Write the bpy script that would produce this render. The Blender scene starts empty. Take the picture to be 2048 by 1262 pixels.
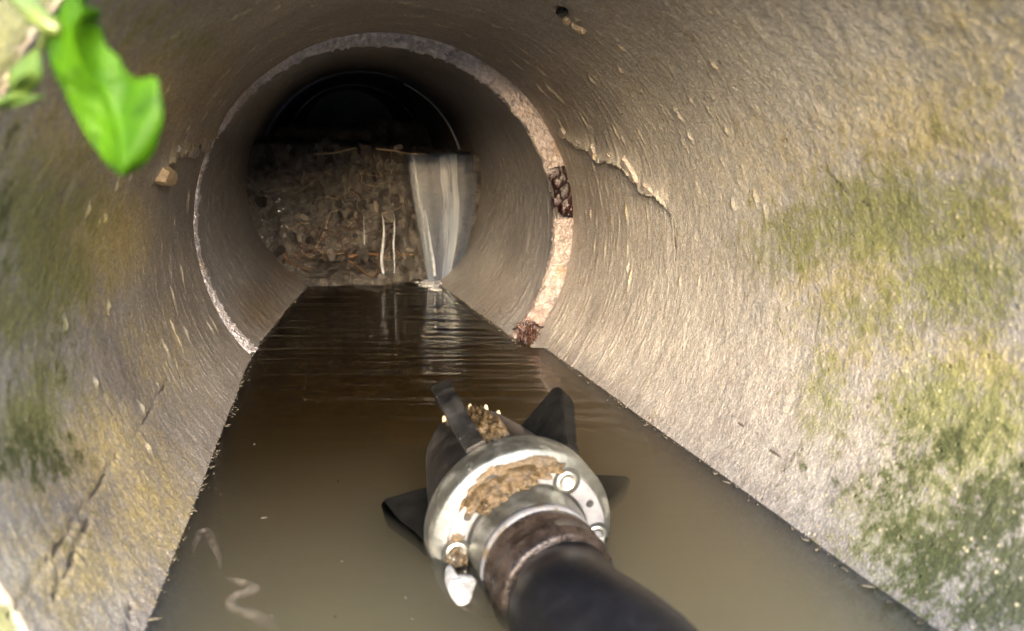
import bpy, bmesh, math, random
import numpy as np
from mathutils import Vector, Matrix
random.seed(7); rng = np.random.default_rng(7)
R_ = math.radians
scene = bpy.context.scene
COL = scene.collection

# ------------------------------------------------------------------ camera, sky, sun, exposure
CAM = np.array([0, 0, 0.2972]); FPX = 1479.0; HOR = 328.0          # focal length in pixels of the 2048 px photograph
PITCH = math.atan((631 - HOR) / FPX)
_c, _s = math.cos(PITCH), math.sin(PITCH)
RT = np.array([1.0, 0, 0]); FW = np.array([0, _c, -_s]); UP = np.array([0, _s, _c])
cd = bpy.data.cameras.new('camera'); cam = bpy.data.objects.new('camera', cd); COL.objects.link(cam)
cam.location = CAM; cam.rotation_euler = (math.pi / 2 - PITCH, 0, 0)
cd.sensor_width = 36; cd.lens = FPX / 2048 * 36; cd.clip_start = 0.01; cd.clip_end = 2000
cd.dof.use_dof = True; cd.dof.focus_distance = 1.05; cd.dof.aperture_fstop = 6.5
scene.camera = cam
SUN_EL, SUN_AZ = R_(10), R_(170)       # azimuth measured clockwise from +Y: behind the camera, a little to the left
w = bpy.data.worlds.new('World'); scene.world = w; w.use_nodes = True
wn = w.node_tree.nodes; wn.clear()
sky = wn.new('ShaderNodeTexSky'); sky.sky_type = 'NISHITA'; sky.sun_disc = False
sky.sun_elevation = SUN_EL; sky.sun_rotation = SUN_AZ; sky.dust_density = 3.0; sky.air_density = 1.0; sky.ozone_density = 1.0
bg = wn.new('ShaderNodeBackground'); bg.inputs[1].default_value = 0.15
wo = wn.new('ShaderNodeOutputWorld')
w.node_tree.links.new(sky.outputs[0], bg.inputs[0]); w.node_tree.links.new(bg.outputs[0], wo.inputs[0])
sd = bpy.data.lights.new('sun', 'SUN'); sun = bpy.data.objects.new('sun', sd); COL.objects.link(sun)
sd.energy = 1.35; sd.angle = R_(50); sd.color = (1.0, 0.995, 0.985)
_sv = Vector((math.sin(SUN_AZ) * math.cos(SUN_EL), math.cos(SUN_AZ) * math.cos(SUN_EL), math.sin(SUN_EL)))
sun.rotation_euler = _sv.to_track_quat('Z', 'Y').to_euler(); sun.location = (-2, -3, 4)
scene.view_settings.view_transform = 'Standard'; scene.view_settings.look = 'None'
scene.view_settings.exposure = 3.95; scene.view_settings.gamma = 1.0
try: scene.view_settings.use_curve_mapping = False
except Exception: pass
scene.render.engine = 'CYCLES'
cy = scene.cycles
cy.use_denoising = True; cy.max_bounces = 14; cy.diffuse_bounces = 6; cy.volume_bounces = 14
cy.transparent_max_bounces = 16; cy.caustics_reflective = False; cy.caustics_refractive = False
cy.sample_clamp_indirect = 6.0

# ------------------------------------------------------------------ helpers
def nrm(v): v = np.asarray(v, float); return v / np.linalg.norm(v)
def ray(x, y): return nrm((x - 1024) / FPX * RT + (631 - y) / FPX * UP + FW)
def at(x, y, depth):                       # world point seen at a photograph pixel, at a distance along the view
    return CAM + depth * ((x - 1024) / FPX * RT + (631 - y) / FPX * UP + FW)
def on_plane(x, y, A, n):
    d = ray(x, y); return CAM + d * (np.dot(A - CAM, n) / np.dot(d, n))
def on_water(x, y): return on_plane(x, y, np.zeros(3), np.array([0, 0, 1.0]))

def _hash(ix, iy, seed):
    n = (ix.astype(np.int64) * 374761393 + iy.astype(np.int64) * 668265263 + seed * 974634777) & 0x7fffffff
    n = ((n ^ (n >> 13)) * 1274126177) & 0x7fffffff
    return ((n ^ (n >> 16)) & 0xffffff) / 0xffffff
def vnoise(u, v, seed=0):
    u = np.asarray(u, float); v = np.asarray(v, float)
    iu = np.floor(u); iv = np.floor(v); fu = u - iu; fv = v - iv
    fu = fu * fu * (3 - 2 * fu); fv = fv * fv * (3 - 2 * fv)
    a = _hash(iu, iv, seed); b = _hash(iu + 1, iv, seed); c = _hash(iu, iv + 1, seed); d = _hash(iu + 1, iv + 1, seed)
    return (a * (1 - fu) + b * fu) * (1 - fv) + (c * (1 - fu) + d * fu) * fv
def fbm(u, v, seed=0, oct=4, gain=.5):
    s = 0; a = 1; t = 0
    for k in range(oct):
        s = s + a * vnoise(u * 2 ** k + 13.1 * k, v * 2 ** k - 7.7 * k, seed + k); t += a; a *= gain
    return s / t
def sstep(a, b, x):
    t = np.clip((x - a) / (b - a), 0, 1); return t * t * (3 - 2 * t)
def poly_dist(u, v, pts):                  # distance, signed side, and position along a polyline
    best = np.full(u.shape, 9.0); side = np.zeros(u.shape); al = np.zeros(u.shape); n = len(pts) - 1
    for k in range(n):
        a = np.array(pts[k]); b = np.array(pts[k + 1]); ab = b - a; L = ab @ ab
        t = np.clip(((u - a[0]) * ab[0] + (v - a[1]) * ab[1]) / L, 0, 1)
        du = u - a[0] - t * ab[0]; dv = v - a[1] - t * ab[1]; d = np.hypot(du, dv)
        m = d < best; best[m] = d[m]; side[m] = np.sign(ab[0] * dv - ab[1] * du)[m]; al[m] = ((k + t) / n)[m]
    return best, side, al

def link(name, me, mat=None, parent=None, smooth=True):
    o = bpy.data.objects.new(name, me); COL.objects.link(o)
    if mat:
        me.materials.clear(); me.materials.append(mat)
    if smooth: me.polygons.foreach_set('use_smooth', [True] * len(me.polygons))
    if parent: o.parent = parent
    return o
def mesh(name, V, Fc):
    me = bpy.data.meshes.new(name); me.from_pydata([tuple(p) for p in V], [], [tuple(q) for q in Fc]); me.update(); return me
def grid_mesh(name, P, wrap_v=False, keep=None):   # P: (n, m, 3) array -> quads
    n, m = P.shape[:2]; V = P.reshape(-1, 3)
    i = np.arange(n - 1)[:, None]; j = np.arange(m if wrap_v else m - 1)[None, :]
    jn = (j + 1) % m
    Q = np.stack([i * m + j, i * m + jn, (i + 1) * m + jn, (i + 1) * m + j], -1).reshape(-1, 4)
    if keep is not None: Q = Q[keep.reshape(-1)]
    me = bpy.data.meshes.new(name)
    me.vertices.add(len(V)); me.vertices.foreach_set('co', V.astype(np.float32).ravel())
    me.loops.add(Q.size); me.loops.foreach_set('vertex_index', Q.astype(np.int32).ravel())
    me.polygons.add(len(Q)); me.polygons.foreach_set('loop_start', np.arange(0, Q.size, 4, dtype=np.int32))
    me.update(calc_edges=True); me.validate(); return me
def add_attr(me, name, arr):               # arr (nverts, 3)
    a = me.color_attributes.new(name, 'FLOAT_COLOR', 'POINT')
    d = np.ones((len(me.vertices), 4), np.float32); d[:, :arr.shape[1]] = arr; a.data.foreach_set('color', d.ravel())
def tag(o, label=None, cat=None, group=None, kind=None):
    if label: o['label'] = label
    if cat: o['category'] = cat
    if group: o['group'] = group
    if kind: o['kind'] = kind
    return o
def empty(name, loc=(0, 0, 0), mat=None):
    o = bpy.data.objects.new(name, None); COL.objects.link(o); o.empty_display_size = .05
    if mat is not None: o.matrix_world = mat
    else: o.location = loc
    return o
def tube_mesh(name, pts, rad, seg=8, cap=True, sub=1):
    pts = [np.asarray(p, float) for p in pts]
    if sub > 1:                            # Catmull-Rom
        q = [2 * pts[0] - pts[1]] + pts + [2 * pts[-1] - pts[-2]]; rr = list(np.atleast_1d(rad)) if np.ndim(rad) else [rad] * len(pts)
        out = []; ro = []
        for k in range(1, len(q) - 2):
            for t in np.linspace(0, 1, sub, endpoint=False):
                a, b, c_, d = q[k - 1:k + 3]
                out.append(.5 * (2 * b + (c_ - a) * t + (2 * a - 5 * b + 4 * c_ - d) * t ** 2 + (3 * b - a - 3 * c_ + d) * t ** 3))
                ro.append(rr[k - 1] * (1 - t) + rr[k] * t)
        out.append(pts[-1]); ro.append(rr[-1]); pts, rad = out, ro
    n = len(pts); rad = np.full(n, rad) if not np.ndim(rad) else np.asarray(rad)
    V = []; ref = None
    for k in range(n):
        d = nrm(pts[min(k + 1, n - 1)] - pts[max(k - 1, 0)])
        if ref is None: ref = nrm(np.cross(d, [0.3, 0.1, 1.0]))
        ref = nrm(ref - d * (ref @ d)); b = np.cross(d, ref)
        for t in range(seg):
            a = 2 * math.pi * t / seg; V.append(pts[k] + rad[k] * (math.cos(a) * ref + math.sin(a) * b))
    Fc = [(k * seg + t, k * seg + (t + 1) % seg, (k + 1) * seg + (t + 1) % seg, (k + 1) * seg + t) for k in range(n - 1) for t in range(seg)]
    if cap: Fc += [tuple(range(seg))[::-1], tuple((n - 1) * seg + t for t in range(seg))]
    return mesh(name, V, Fc)
def lathe_mesh(name, prof, seg=64):        # prof: (y, r) along local +Y
    V = []; Fc = []; n = len(prof)
    for (y, r) in prof:
        for t in range(seg):
            a = 2 * math.pi * t / seg; V.append((r * math.cos(a), y, r * math.sin(a)))
    for k in range(n - 1):
        for t in range(seg):
            Fc.append((k * seg + t, k * seg + (t + 1) % seg, (k + 1) * seg + (t + 1) % seg, (k + 1) * seg + t))
    return mesh(name, V, Fc)
def lump_mesh(name, seed, sub=2, amp=.35, sq=(1, 1, 1)):
    bm = bmesh.new(); bmesh.ops.create_icosphere(bm, subdivisions=sub, radius=1)
    for v in bm.verts:
        c_ = np.array(v.co); n = vnoise(c_[0] * 1.7 + 9 + seed, c_[1] * 1.7 + c_[2] * 1.3, seed) - .5
        n2 = vnoise(c_[0] * 4 + 5 + seed, c_[1] * 4 + c_[2] * 3.1, seed + 5) - .5
        v.co = Vector(c_ * (1 + amp * 2 * n + amp * .7 * n2) * np.array(sq))
    me = bpy.data.meshes.new(name); bm.to_mesh(me); bm.free(); return me

# ------------------------------------------------------------------ node helpers
class NT:
    def __init__(s, name):
        s.m = bpy.data.materials.new(name); s.m.use_nodes = True; s.t = s.m.node_tree; s.t.nodes.clear()
        s.out = s.t.nodes.new('ShaderNodeOutputMaterial')
    def n(s, typ, **kw):
        x = s.t.nodes.new(typ)
        for k, v in kw.items(): setattr(x, k, v)
        return x
    def l(s, a, b): s.t.links.new(a, b)
    def put(s, sock, v):
        if hasattr(v, 'links') or isinstance(v, bpy.types.NodeSocket): s.l(v, sock)
        elif isinstance(v, (tuple, list)) and len(v) == 3 and sock.type == 'RGBA': sock.default_value = (*v, 1)
        else: sock.default_value = v
    def coord(s, which='Object'): return s.n('ShaderNodeTexCoord').outputs[which]
    def mapping(s, vec, scale=(1, 1, 1), rot=(0, 0, 0)):
        x = s.n('ShaderNodeMapping'); s.l(vec, x.inputs[0]); x.inputs['Scale'].default_value = scale; x.inputs['Rotation'].default_value = rot
        return x.outputs[0]
    def noise(s, vec, scale, detail=4, rough=.55, dist=0.0):
        x = s.n('ShaderNodeTexNoise'); s.l(vec, x.inputs['Vector']); x.inputs['Scale'].default_value = scale
        x.inputs['Detail'].default_value = detail; x.inputs['Roughness'].default_value = rough; x.inputs['Distortion'].default_value = dist
        return x.outputs[0]
    def voro(s, vec, scale, feature='F1', rnd=1.0):
        x = s.n('ShaderNodeTexVoronoi'); x.feature = feature; s.l(vec, x.inputs['Vector']); x.inputs['Scale'].default_value = scale
        x.inputs['Randomness'].default_value = rnd; return x.outputs[0]
    def ramp(s, fac, stops, interp='LINEAR'):
        x = s.n('ShaderNodeValToRGB'); x.color_ramp.interpolation = interp; e = x.color_ramp.elements
        while len(e) > 1: e.remove(e[0])
        for k, (p, c) in enumerate(stops):
            q = e[0] if k == 0 else e.new(p)
            q.position = p; q.color = (*c, 1) if isinstance(c, (tuple, list)) else (c, c, c, 1)
        s.l(fac, x.inputs[0]); return x.outputs[0]
    def mix(s, fac, a, b, mode='MIX'):
        x = s.n('ShaderNodeMix', data_type='RGBA', blend_type=mode); s.put(x.inputs[0], fac); s.put(x.inputs[6], a); s.put(x.inputs[7], b); return x.outputs[2]
    def math(s, op, a, b=0.0, c=None, clamp=False):
        x = s.n('ShaderNodeMath', operation=op, use_clamp=clamp); s.put(x.inputs[0], a); s.put(x.inputs[1], b)
        if c is not None: s.put(x.inputs[2], c)
        return x.outputs[0]
    def sm(s, x, a, b):                    # smoothstep
        q = s.n('ShaderNodeMapRange', interpolation_type='SMOOTHSTEP'); s.put(q.inputs[0], x); q.inputs[1].default_value = a; q.inputs[2].default_value = b; return q.outputs[0]
    def attr(s, name): return s.n('ShaderNodeAttribute', attribute_name=name).outputs[0]
    def sep(s, c):
        x = s.n('ShaderNodeSeparateColor'); s.l(c, x.inputs[0]); return x.outputs
    def bump(s, h, dist, strength=1.0, normal=None):
        x = s.n('ShaderNodeBump'); s.l(h, x.inputs['Height']); x.inputs['Distance'].default_value = dist; x.inputs['Strength'].default_value = strength
        if normal is not None: s.l(normal, x.inputs['Normal'])
        return x.outputs[0]
    def bsdf(s, color, rough=.6, metal=0.0, normal=None, spec=.5, **kw):
        p = s.n('ShaderNodeBsdfPrincipled'); s.put(p.inputs['Base Color'], color); s.put(p.inputs['Roughness'], rough)
        s.put(p.inputs['Metallic'], metal); s.put(p.inputs['Specular IOR Level'], spec)
        for k, v in kw.items(): s.put(p.inputs[k], v)
        if normal is not None: s.l(normal, p.inputs['Normal'])
        s.l(p.outputs[0], s.out.inputs[0]); return p

# ------------------------------------------------------------------ pipe geometry (fitted once to the photograph)
C1 = np.array([-.18565, 1.18467, .19117]); D1 = nrm([-.25931, .96530, .03102]); R1 = .300
C2 = np.array([-.2010, 1.18072, .1868]); D2 = nrm([-.22023, .97255, .07512]); R2 = .286
L_END = -.855                               # mouth of the near pipe (mean)
def mouth(th): return L_END - .055 * np.cos(th) + .004 * np.sin(th * 7 + 1) + .003 * np.sin(th * 17)
L_DAM, L_RING2, L_RING3, L_FAR = .70, .965, 1.92, 3.6
def frame(d):
    u = nrm(np.cross(d, [0, 0, 1.0])); return u, np.cross(u, d)
U1, V1 = frame(D1); U2, V2 = frame(D2)
def cyl(C, d, u, v, r, th, L):
    th = np.asarray(th)[..., None]; L = np.asarray(L)[..., None]; r = np.asarray(r)[..., None] if np.ndim(r) else r
    return C + L * d + r * (np.cos(th) * u + np.sin(th) * v)
def wall(px, py, C=C1, d=D1, u=U1, v=V1, r=R1):   # pixel -> (theta * r, L) on a pipe wall
    o = CAM - C; q = ray(px, py); o2 = o - d * (o @ d); q2 = q - d * (q @ d)
    a = q2 @ q2; b = o2 @ q2; c_ = o2 @ o2 - r * r; t = (-b + math.sqrt(max(b * b - a * c_, 0))) / a
    P = o + t * q; th = math.atan2(P @ v, P @ u) % (2 * math.pi)
    if th > 1.5 * math.pi: th -= 2 * math.pi
    return th * r, P @ d
TH0 = -.5 * math.pi                          # seam at the invert, under water

# ------------------------------------------------------------------ materials
def concrete_near():
    k = NT('weathered_concrete'); P = k.coord()
    n1 = k.noise(P, 7, 6, .6); n2 = k.noise(P, 38, 5, .65); n3 = k.noise(P, 260, 3, .6); n4 = k.noise(P, 900, 2, .6)
    base = k.ramp(n1, [(.3, (.215, .192, .175)), (.5, (.30, .275, .25)), (.7, (.36, .33, .30))])
    base = k.mix(k.sm(n2, .35, .75), base, (.32, .275, .24))
    uv = k.n('ShaderNodeUVMap').outputs[0]; st = k.noise(k.mapping(uv, (9, 120, 1)), 1.0, 4, .62, .4); st2 = k.noise(k.mapping(uv, (2.2, 34, 1)), 1.0, 4, .6, .3)
    base = k.mix(k.math('MULTIPLY', k.sm(st, .55, .78), .55), base, (.47, .42, .35)); base = k.mix(k.math('MULTIPLY', k.sm(st, .42, .25), .5), base, (.14, .115, .095))
    base = k.mix(k.math('MULTIPLY', k.sm(st2, .52, .72), .5), base, (.20, .165, .14))
    pv = k.voro(P, 75); pit = k.math('MULTIPLY', k.sm(pv, .17, .07), k.sm(n2, .5, .62)); base = k.mix(k.math('MULTIPLY', pit, .7), base, (.08, .065, .05))
    s1 = k.sep(k.attr('stain_one')); s2 = k.sep(k.attr('stain_light_two'))
    nm = k.noise(P, 110, 4, .65)
    br = k.math('MULTIPLY_ADD', k.math('ADD', k.math('ADD', n2, nm), k.math('MULTIPLY', n3, .9)), 1.0, -1.45)      # break-up noise
    def msk(a, lo=.25, hi=.75, amt=.9): return k.sm(k.math('MULTIPLY_ADD', br, amt, a), lo, hi)
    base = k.mix(k.math('MULTIPLY', s2[0], .9, clamp=True), base, (.50, .465, .41))                     # pale scoured, plus brightness painted high on the right wall
    base = k.mix(k.math('MULTIPLY', msk(s2[1], .1, 1.0), .85), base, (.168, .148, .145))          # brown silt film, plus darkening painted low on the right wall
    base = k.mix(k.math('MULTIPLY', msk(s1[1], .05, 1.0, .85), .85), base, (.50, .385, .15))           # ochre algae
    base = k.mix(k.math('MULTIPLY', msk(s1[0], .15, .85, 1.05), .85), base, (.175, .18, .055))              # green algae
    base = k.mix(k.math('MULTIPLY', msk(s1[2], .3, .8, 1.5), .9), base, (.05, .06, .022))            # dark moss, plus a dark tone over the mouth rim
    base = k.mix(k.math('MULTIPLY', msk(s2[2], .3, .6, .5), .9), base, (.075, .06, .05))       # cracks
    grit = k.ramp(n3, [(.25, .62), (.5, 1.0), (.72, 1.32)])
    base = k.mix(1.0, base, grit, 'MULTIPLY')
    sp = k.voro(P, 130)
    base = k.mix(k.math('MULTIPLY', k.sm(sp, .22, .08), k.sm(n1, .45, .6)), base, (.55, .47, .30))     # pale sand grains
    h = k.math('ADD', k.math('MULTIPLY', n3, .8), k.math('MULTIPLY', n4, .25))
    g2 = k.voro(P, 420); h = k.math('ADD', h, k.math('MULTIPLY', k.sm(g2, .5, .1), .45))
    base = k.mix(1.0, base, k.ramp(g2, [(.1, 1.14), (.35, 1.0), (.6, .82)]), 'MULTIPLY')
    h = k.math('SUBTRACT', h, k.math('MULTIPLY', pit, 1.6)); h = k.math('ADD', h, k.math('MULTIPLY', st, .8))
    h = k.math('ADD', h, k.math('MULTIPLY', k.sm(sp, .3, .05), .35)); h = k.math('ADD', h, k.math('MULTIPLY', n2, 1.2))
    b = k.bump(h, .0010, .75)
    rough = k.math('SUBTRACT', .72, k.math('MULTIPLY', s2[1], .18))
    k.bsdf(base, rough, 0, b, .4); return k.m
def concrete_wet(name, ca, cb, rough=.42):
    k = NT(name); P = k.coord(); uv = k.n('ShaderNodeUVMap').outputs[0]
    n1 = k.noise(P, 6, 5, .6); n3 = k.noise(P, 230, 3, .6)
    st = k.noise(k.mapping(uv, (14, 260, 1)), 1.0, 4, .65)        # trowel streaks running round the bore
    base = k.ramp(n1, [(.3, ca), (.7, cb)])
    base = k.mix(k.math('MULTIPLY', k.sm(st, .5, .75), .5), base, tuple(min(1, x * 2.0) for x in cb))
    base = k.mix(k.math('MULTIPLY', k.sm(st, .45, .25), .6), base, tuple(x * .45 for x in ca))
    s1 = k.sep(k.attr('stain_one'))
    base = k.mix(k.math('MULTIPLY', s1[0], .8), base, (.12, .075, .03))
    base = k.mix(k.math('MULTIPLY', s1[1], .8), base, (.33, .28, .24))
    base = k.mix(k.math('MULTIPLY', s1[2], .85), base, (.02, .017, .014))
    base = k.mix(1.0, base, k.ramp(n3, [(.25, .65), (.5, 1.0), (.75, 1.35)]), 'MULTIPLY')
    h = k.math('ADD', k.math('MULTIPLY', n3, .6), k.math('MULTIPLY', st, .8))
    k.bsdf(base, rough, 0, k.bump(h, .0025, .9), .5); return k.m
def mat_mortar():
    k = NT('joint_mortar'); P = k.coord()
    n1 = k.noise(P, 22, 4, .6); n2 = k.noise(P, 120, 4, .65); v = k.voro(P, 150)
    base = k.ramp(n2, [(.3, (.36, .325, .345)), (.5, (.55, .515, .55)), (.72, (.72, .69, .74))])
    base = k.mix(k.math('MULTIPLY', k.sm(n1, .56, .7), .7), base, (.52, .42, .32)); base = k.mix(k.math('MULTIPLY', k.sm(n1, .36, .28), .7), base, (.24, .19, .17))
    base = k.mix(1.0, base, k.attr('stain_one'), 'MULTIPLY')
    h = k.math('ADD', n2, k.math('MULTIPLY', v, .5))
    k.bsdf(base, k.ramp(n2, [(.3, .5), (.7, .22)]), 0, k.bump(h, .006, 1.0), .6); return k.m
def mat_simple(name, ca, cb, scale, rough=.6, bump=.002, metal=0.0, spec=.5, rough2=None, detail=4, **kw):
    k = NT(name); P = k.coord(); n1 = k.noise(P, scale, detail, .6); n2 = k.noise(P, scale * 6, 3, .6)
    base = k.ramp(n1, [(.3, ca), (.7, cb)]); base = k.mix(1.0, base, k.ramp(n2, [(.2, .75), (.8, 1.25)]), 'MULTIPLY')
    r = rough if rough2 is None else k.ramp(n1, [(.3, rough), (.7, rough2)])
    k.bsdf(base, r, metal, k.bump(k.math('ADD', n1, k.math('MULTIPLY', n2, .4)), bump, .9), spec, **kw); return k.m
M = {}
M['near'] = concrete_near()
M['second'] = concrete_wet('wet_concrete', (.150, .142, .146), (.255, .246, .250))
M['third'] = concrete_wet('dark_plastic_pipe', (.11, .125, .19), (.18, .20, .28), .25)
M['mortar'] = mat_mortar()
def mat_ground():
    k = NT('ditch_ground'); P = k.coord(); n1 = k.noise(P, 9, 5, .6); n2 = k.noise(P, 45, 4, .65); v = k.voro(P, 38)
    bounce_gravel = k.mix(1.0, k.ramp(v, [(.1, (.58, .57, .55)), (.6, (.36, .35, .335))]), k.ramp(n2, [(.2, .8), (.8, 1.15)]), 'MULTIPLY')  # unseen pale bed, added to bounce light onto the upper pipe wall
    soil = k.ramp(n2, [(.3, (.018, .013, .008)), (.55, (.05, .038, .022)), (.75, (.045, .05, .016))])
    x = k.n('ShaderNodeSeparateXYZ'); k.l(P, x.inputs[0]); f = k.sm(k.math('ADD', x.outputs[2], k.math('MULTIPLY', k.math('SUBTRACT', n1, .5), .15)), .14, .24)
    k.bsdf(k.mix(f, bounce_gravel, soil), .9, 0, k.bump(k.math('ADD', n2, v), .03, .8), .3); return k.m
M['soil'] = mat_ground()
M['bed'] = mat_simple('wet_silt', (.008, .0075, .0075), (.17, .158, .155), 52, .4, .02, rough2=.2)
M['clod'] = mat_simple('wet_clod', (.04, .038, .038), (.25, .235, .23), 70, .35, .008, rough2=.1)
M['palec'] = mat_simple('pale_chip', (.42, .30, .17), (.56, .44, .30), 60, .6, .002)
M['root'] = mat_simple('red_root', (.018, .008, .0065), (.05, .022, .016), 90, .4, .001)
M['twig'] = mat_simple('orange_twig', (.10, .048, .022), (.19, .10, .05), 70, .5, .001)
M['rootpale'] = mat_simple('pale_root', (.20, .14, .09), (.36, .26, .17), 90, .5, .001)
M['seal'] = mat_simple('dark_sealant', (.004, .002, .003), (.018, .003, .004), 50, .4, .004, rough2=.25)
M['stone'] = mat_simple('pale_stone', (.10, .10, .115), (.20, .205, .235), 20, .5, .006)
M['rim'] = mat_simple('mossy_concrete', (.035, .03, .015), (.13, .11, .06), 14, .8, .006)

# ------------------------------------------------------------------ ground with the ditch cut into it
def ground_h(x, y):
    cx = -.02 + .10 * (y - .45) * 0
    d = np.abs(x - cx)
    ditch = -.24 + .30 * sstep(.22, -.05, y) + 1.0 * sstep(.5, 2.2, d)  # bed raised above the water for the added pale gravel
    face = -.24 + 1.5 * sstep(.50, 1.15, y)
    h = np.maximum(ditch, np.where(y > .5, face, -9))
    return h + .05 * (fbm(x * 5, y * 5, 3) - .5) + .25 * (fbm(x * .8 + 3, y * .8, 8) - .5) * sstep(1.2, 3, np.hypot(d, y * .5))
ax = np.concatenate([-np.geomspace(400, 2.2, 24), np.linspace(-2.1, 2.1, 106), np.geomspace(2.2, 400, 24)])
ay = np.concatenate([-np.geomspace(400, 2.2, 24), np.linspace(-2.1, 2.1, 106), np.geomspace(2.2, 400, 24)])
GX, GY = np.meshgrid(ax, ay, indexing='ij'); GZ = ground_h(GX, GY)
P = np.stack([GX, GY, GZ], -1)
P[0, :, 2] = P[-1, :, 2] = -6; P[:, 0, 2] = P[:, -1, 2] = -6
cen = (P[:-1, :-1] + P[1:, 1:]) / 2; rel = cen - C1; al = rel @ D1
dr = np.linalg.norm(rel - al[..., None] * D1, axis=-1)
keep = ~((dr < R1 + .045) & (al > L_END + .02) & (al < .1)) & ~((dr < R1 + .02) & (al > L_END - .1) & (al < .1))
gm = grid_mesh('ground', P, keep=keep); bm = bmesh.new(); bm.from_mesh(gm); na, nb = P.shape[:2]; bm.verts.ensure_lookup_table()
bm.faces.new([bm.verts.new(Vector(P[i, j])) for i, j in ((0, 0), (0, -1), (-1, -1), (-1, 0))]); bm.to_mesh(gm); bm.free()
g = link('ground', gm, M['soil']); tag(g, kind='structure')

# ------------------------------------------------------------------ near pipe
NT_, NL = 780, 520
th = np.linspace(TH0, TH0 + 2 * math.pi, NT_, endpoint=False); L = np.linspace(L_END, 0, NL)
LL, TT = np.meshgrid(L, th, indexing='ij'); UU = TT * R1; LL = LL / L_END * mouth(TT)
def blobs(lst, C=C1, d=D1, u=U1, v=V1, r=R1, UUx=None, LLx=None):
    UUx = UU if UUx is None else UUx; LLx = LL if LLx is None else LLx
    o = np.zeros(UUx.shape)
    for (px, py, sp, a) in lst:            # centre pixel, spread in photograph pixels, amount
        a0 = np.array(wall(px, py, C, d, u, v, r)); e1 = np.array(wall(px + 12, py, C, d, u, v, r)) - a0; e2 = np.array(wall(px, py + 12, C, d, u, v, r)) - a0
        J = np.stack([e1, e2], 1) / 12; 
        sx, sy = sp if isinstance(sp, tuple) else (sp, sp)
        S = J @ np.diag([sx ** 2, sy ** 2]) @ J.T; Si = np.linalg.inv(S)
        du = UUx - a0[0]; dl = LLx - a0[1]
        o = np.maximum(o, a * np.exp(-.5 * (Si[0, 0] * du * du + 2 * Si[0, 1] * du * dl + Si[1, 1] * dl * dl)))
    return o
green = blobs([(1930, 250, (150, 90), .32), (1780, 440, (190, 90), .85), (1600, 480, (120, 70), .7), (1900, 560, (150, 80), .8), (1650, 790, (50, 90), .6), (1880, 820, (110, 90), .9), (1980, 700, (90, 80), .5),
               (1700, 1020, (60, 50), .45), (70, 450, (90, 130), .8), (60, 620, (90, 90), .75), (100, 760, (70, 80), .6), (60, 850, (70, 80), .85), (380, 90, (70, 50), .45), (250, 60, (80, 60), .35), (150, 330, (80, 60), .45), (1850, 950, (90, 70), .7), (1760, 620, (160, 90), .55), (1940, 860, (120, 130), .9), (1820, 1060, (110, 130), .7), (90, 540, (110, 110), .8), (150, 420, (90, 90), .6), (330, 70, (120, 60), .4)])
ochre = blobs([(1850, 230, (190, 110), .62), (1950, 60, (160, 110), .55), (1560, 330, (140, 100), .35), (1980, 430, (90, 60), .5), (1700, 560, (120, 70), .45), (1960, 730, (80, 50), .6), (1750, 700, (100, 50), .35),
               (220, 470, (80, 90), .85), (180, 570, (70, 70), .45), (300, 200, (100, 90), .6), (420, 160, (60, 60), .35), (150, 260, (90, 70), .4), (230, 360, (90, 60), .4), (200, 900, (110, 90), .62), (170, 1130, (120, 90), .58), (300, 1000, (90, 130), .55), (120, 300, (110, 110), .6), (60, 1000, (60, 60), .4), (320, 700, (60, 90), .4)])
dark = blobs([(1880, 900, (110, 80), .62), (1850, 1120, (100, 90), .8), (1990, 1050, (110, 120), .85), (2020, 1200, (110, 100), .9), (1800, 1000, (60, 120), .6), (1640, 960, (70, 50), .38), (1600, 1000, (60, 40), .35),
              (110, 930, (60, 40), .75), (60, 900, (90, 60), .62), (130, 690, (26, 60), .5), (20, 760, (40, 60), .4), (170, 1080, (60, 30), .3), (5, 430, (14, 200), .5)])
pale = blobs([(1450, 320, (180, 160), .8), (1400, 620, (170, 130), .5), (1650, 150, (260, 150), 1.0), (1500, 800, (170, 100), .3), (30, 1120, (50, 45), .8), (120, 1220, (110, 60), .35), (1750, 1000, (60, 140), .25), (1250, 130, (150, 80), .35), (1830, 1170, (150, 60), .1)])  # the broad upper-right blob paints in brighter light there
brown = blobs([(760, 30, (330, 35), .4), (500, 190, (60, 60), .5), (380, 420, (50, 120), .75), (360, 620, (70, 110), .6), (460, 640, (50, 90), .65), (1180, 430, (40, 130), .55), (1230, 620, (80, 80), .45), (1130, 230, (40, 90), .5),
               (960, 60, (120, 40), .5), (1850, 640, (110, 50), .5), (1300, 740, (100, 60), .4), (1500, 950, (160, 60), .35), (1650, 620, (120, 60), .35), (300, 800, (110, 120), .5), (1560, 540, (140, 40), .25), (1450, 850, (200, 110), .5), (1650, 1020, (200, 110), .5), (1850, 1180, (160, 80), .45), (1380, 640, (120, 80), .3), (180, 1000, (130, 140), .8), (330, 950, (70, 170), .75), (120, 1200, (90, 70), .5), (250, 760, (100, 100), .6), (430, 310, (60, 40), .6)])  # broad lower-right blobs also paint down the over-lit wall
zw = (C1[2] + LL * D1[2]) + R1 * np.sin(TT) * V1[2]; wob = .016 * (fbm(LL * 14, UU * 6, 33) - .3)
brown = np.maximum(brown, .55 * (1 - sstep(.004, .034, zw - wob)) * sstep(-.012, -.002, zw)); pale = np.maximum(pale * sstep(.0, .02, zw - wob * .5), .55 * sstep(0, -.01, zw))
crack = np.zeros(UU.shape); disp = np.zeros(UU.shape)
def wl(*pp): return [wall(*p) for p in pp]
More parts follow.
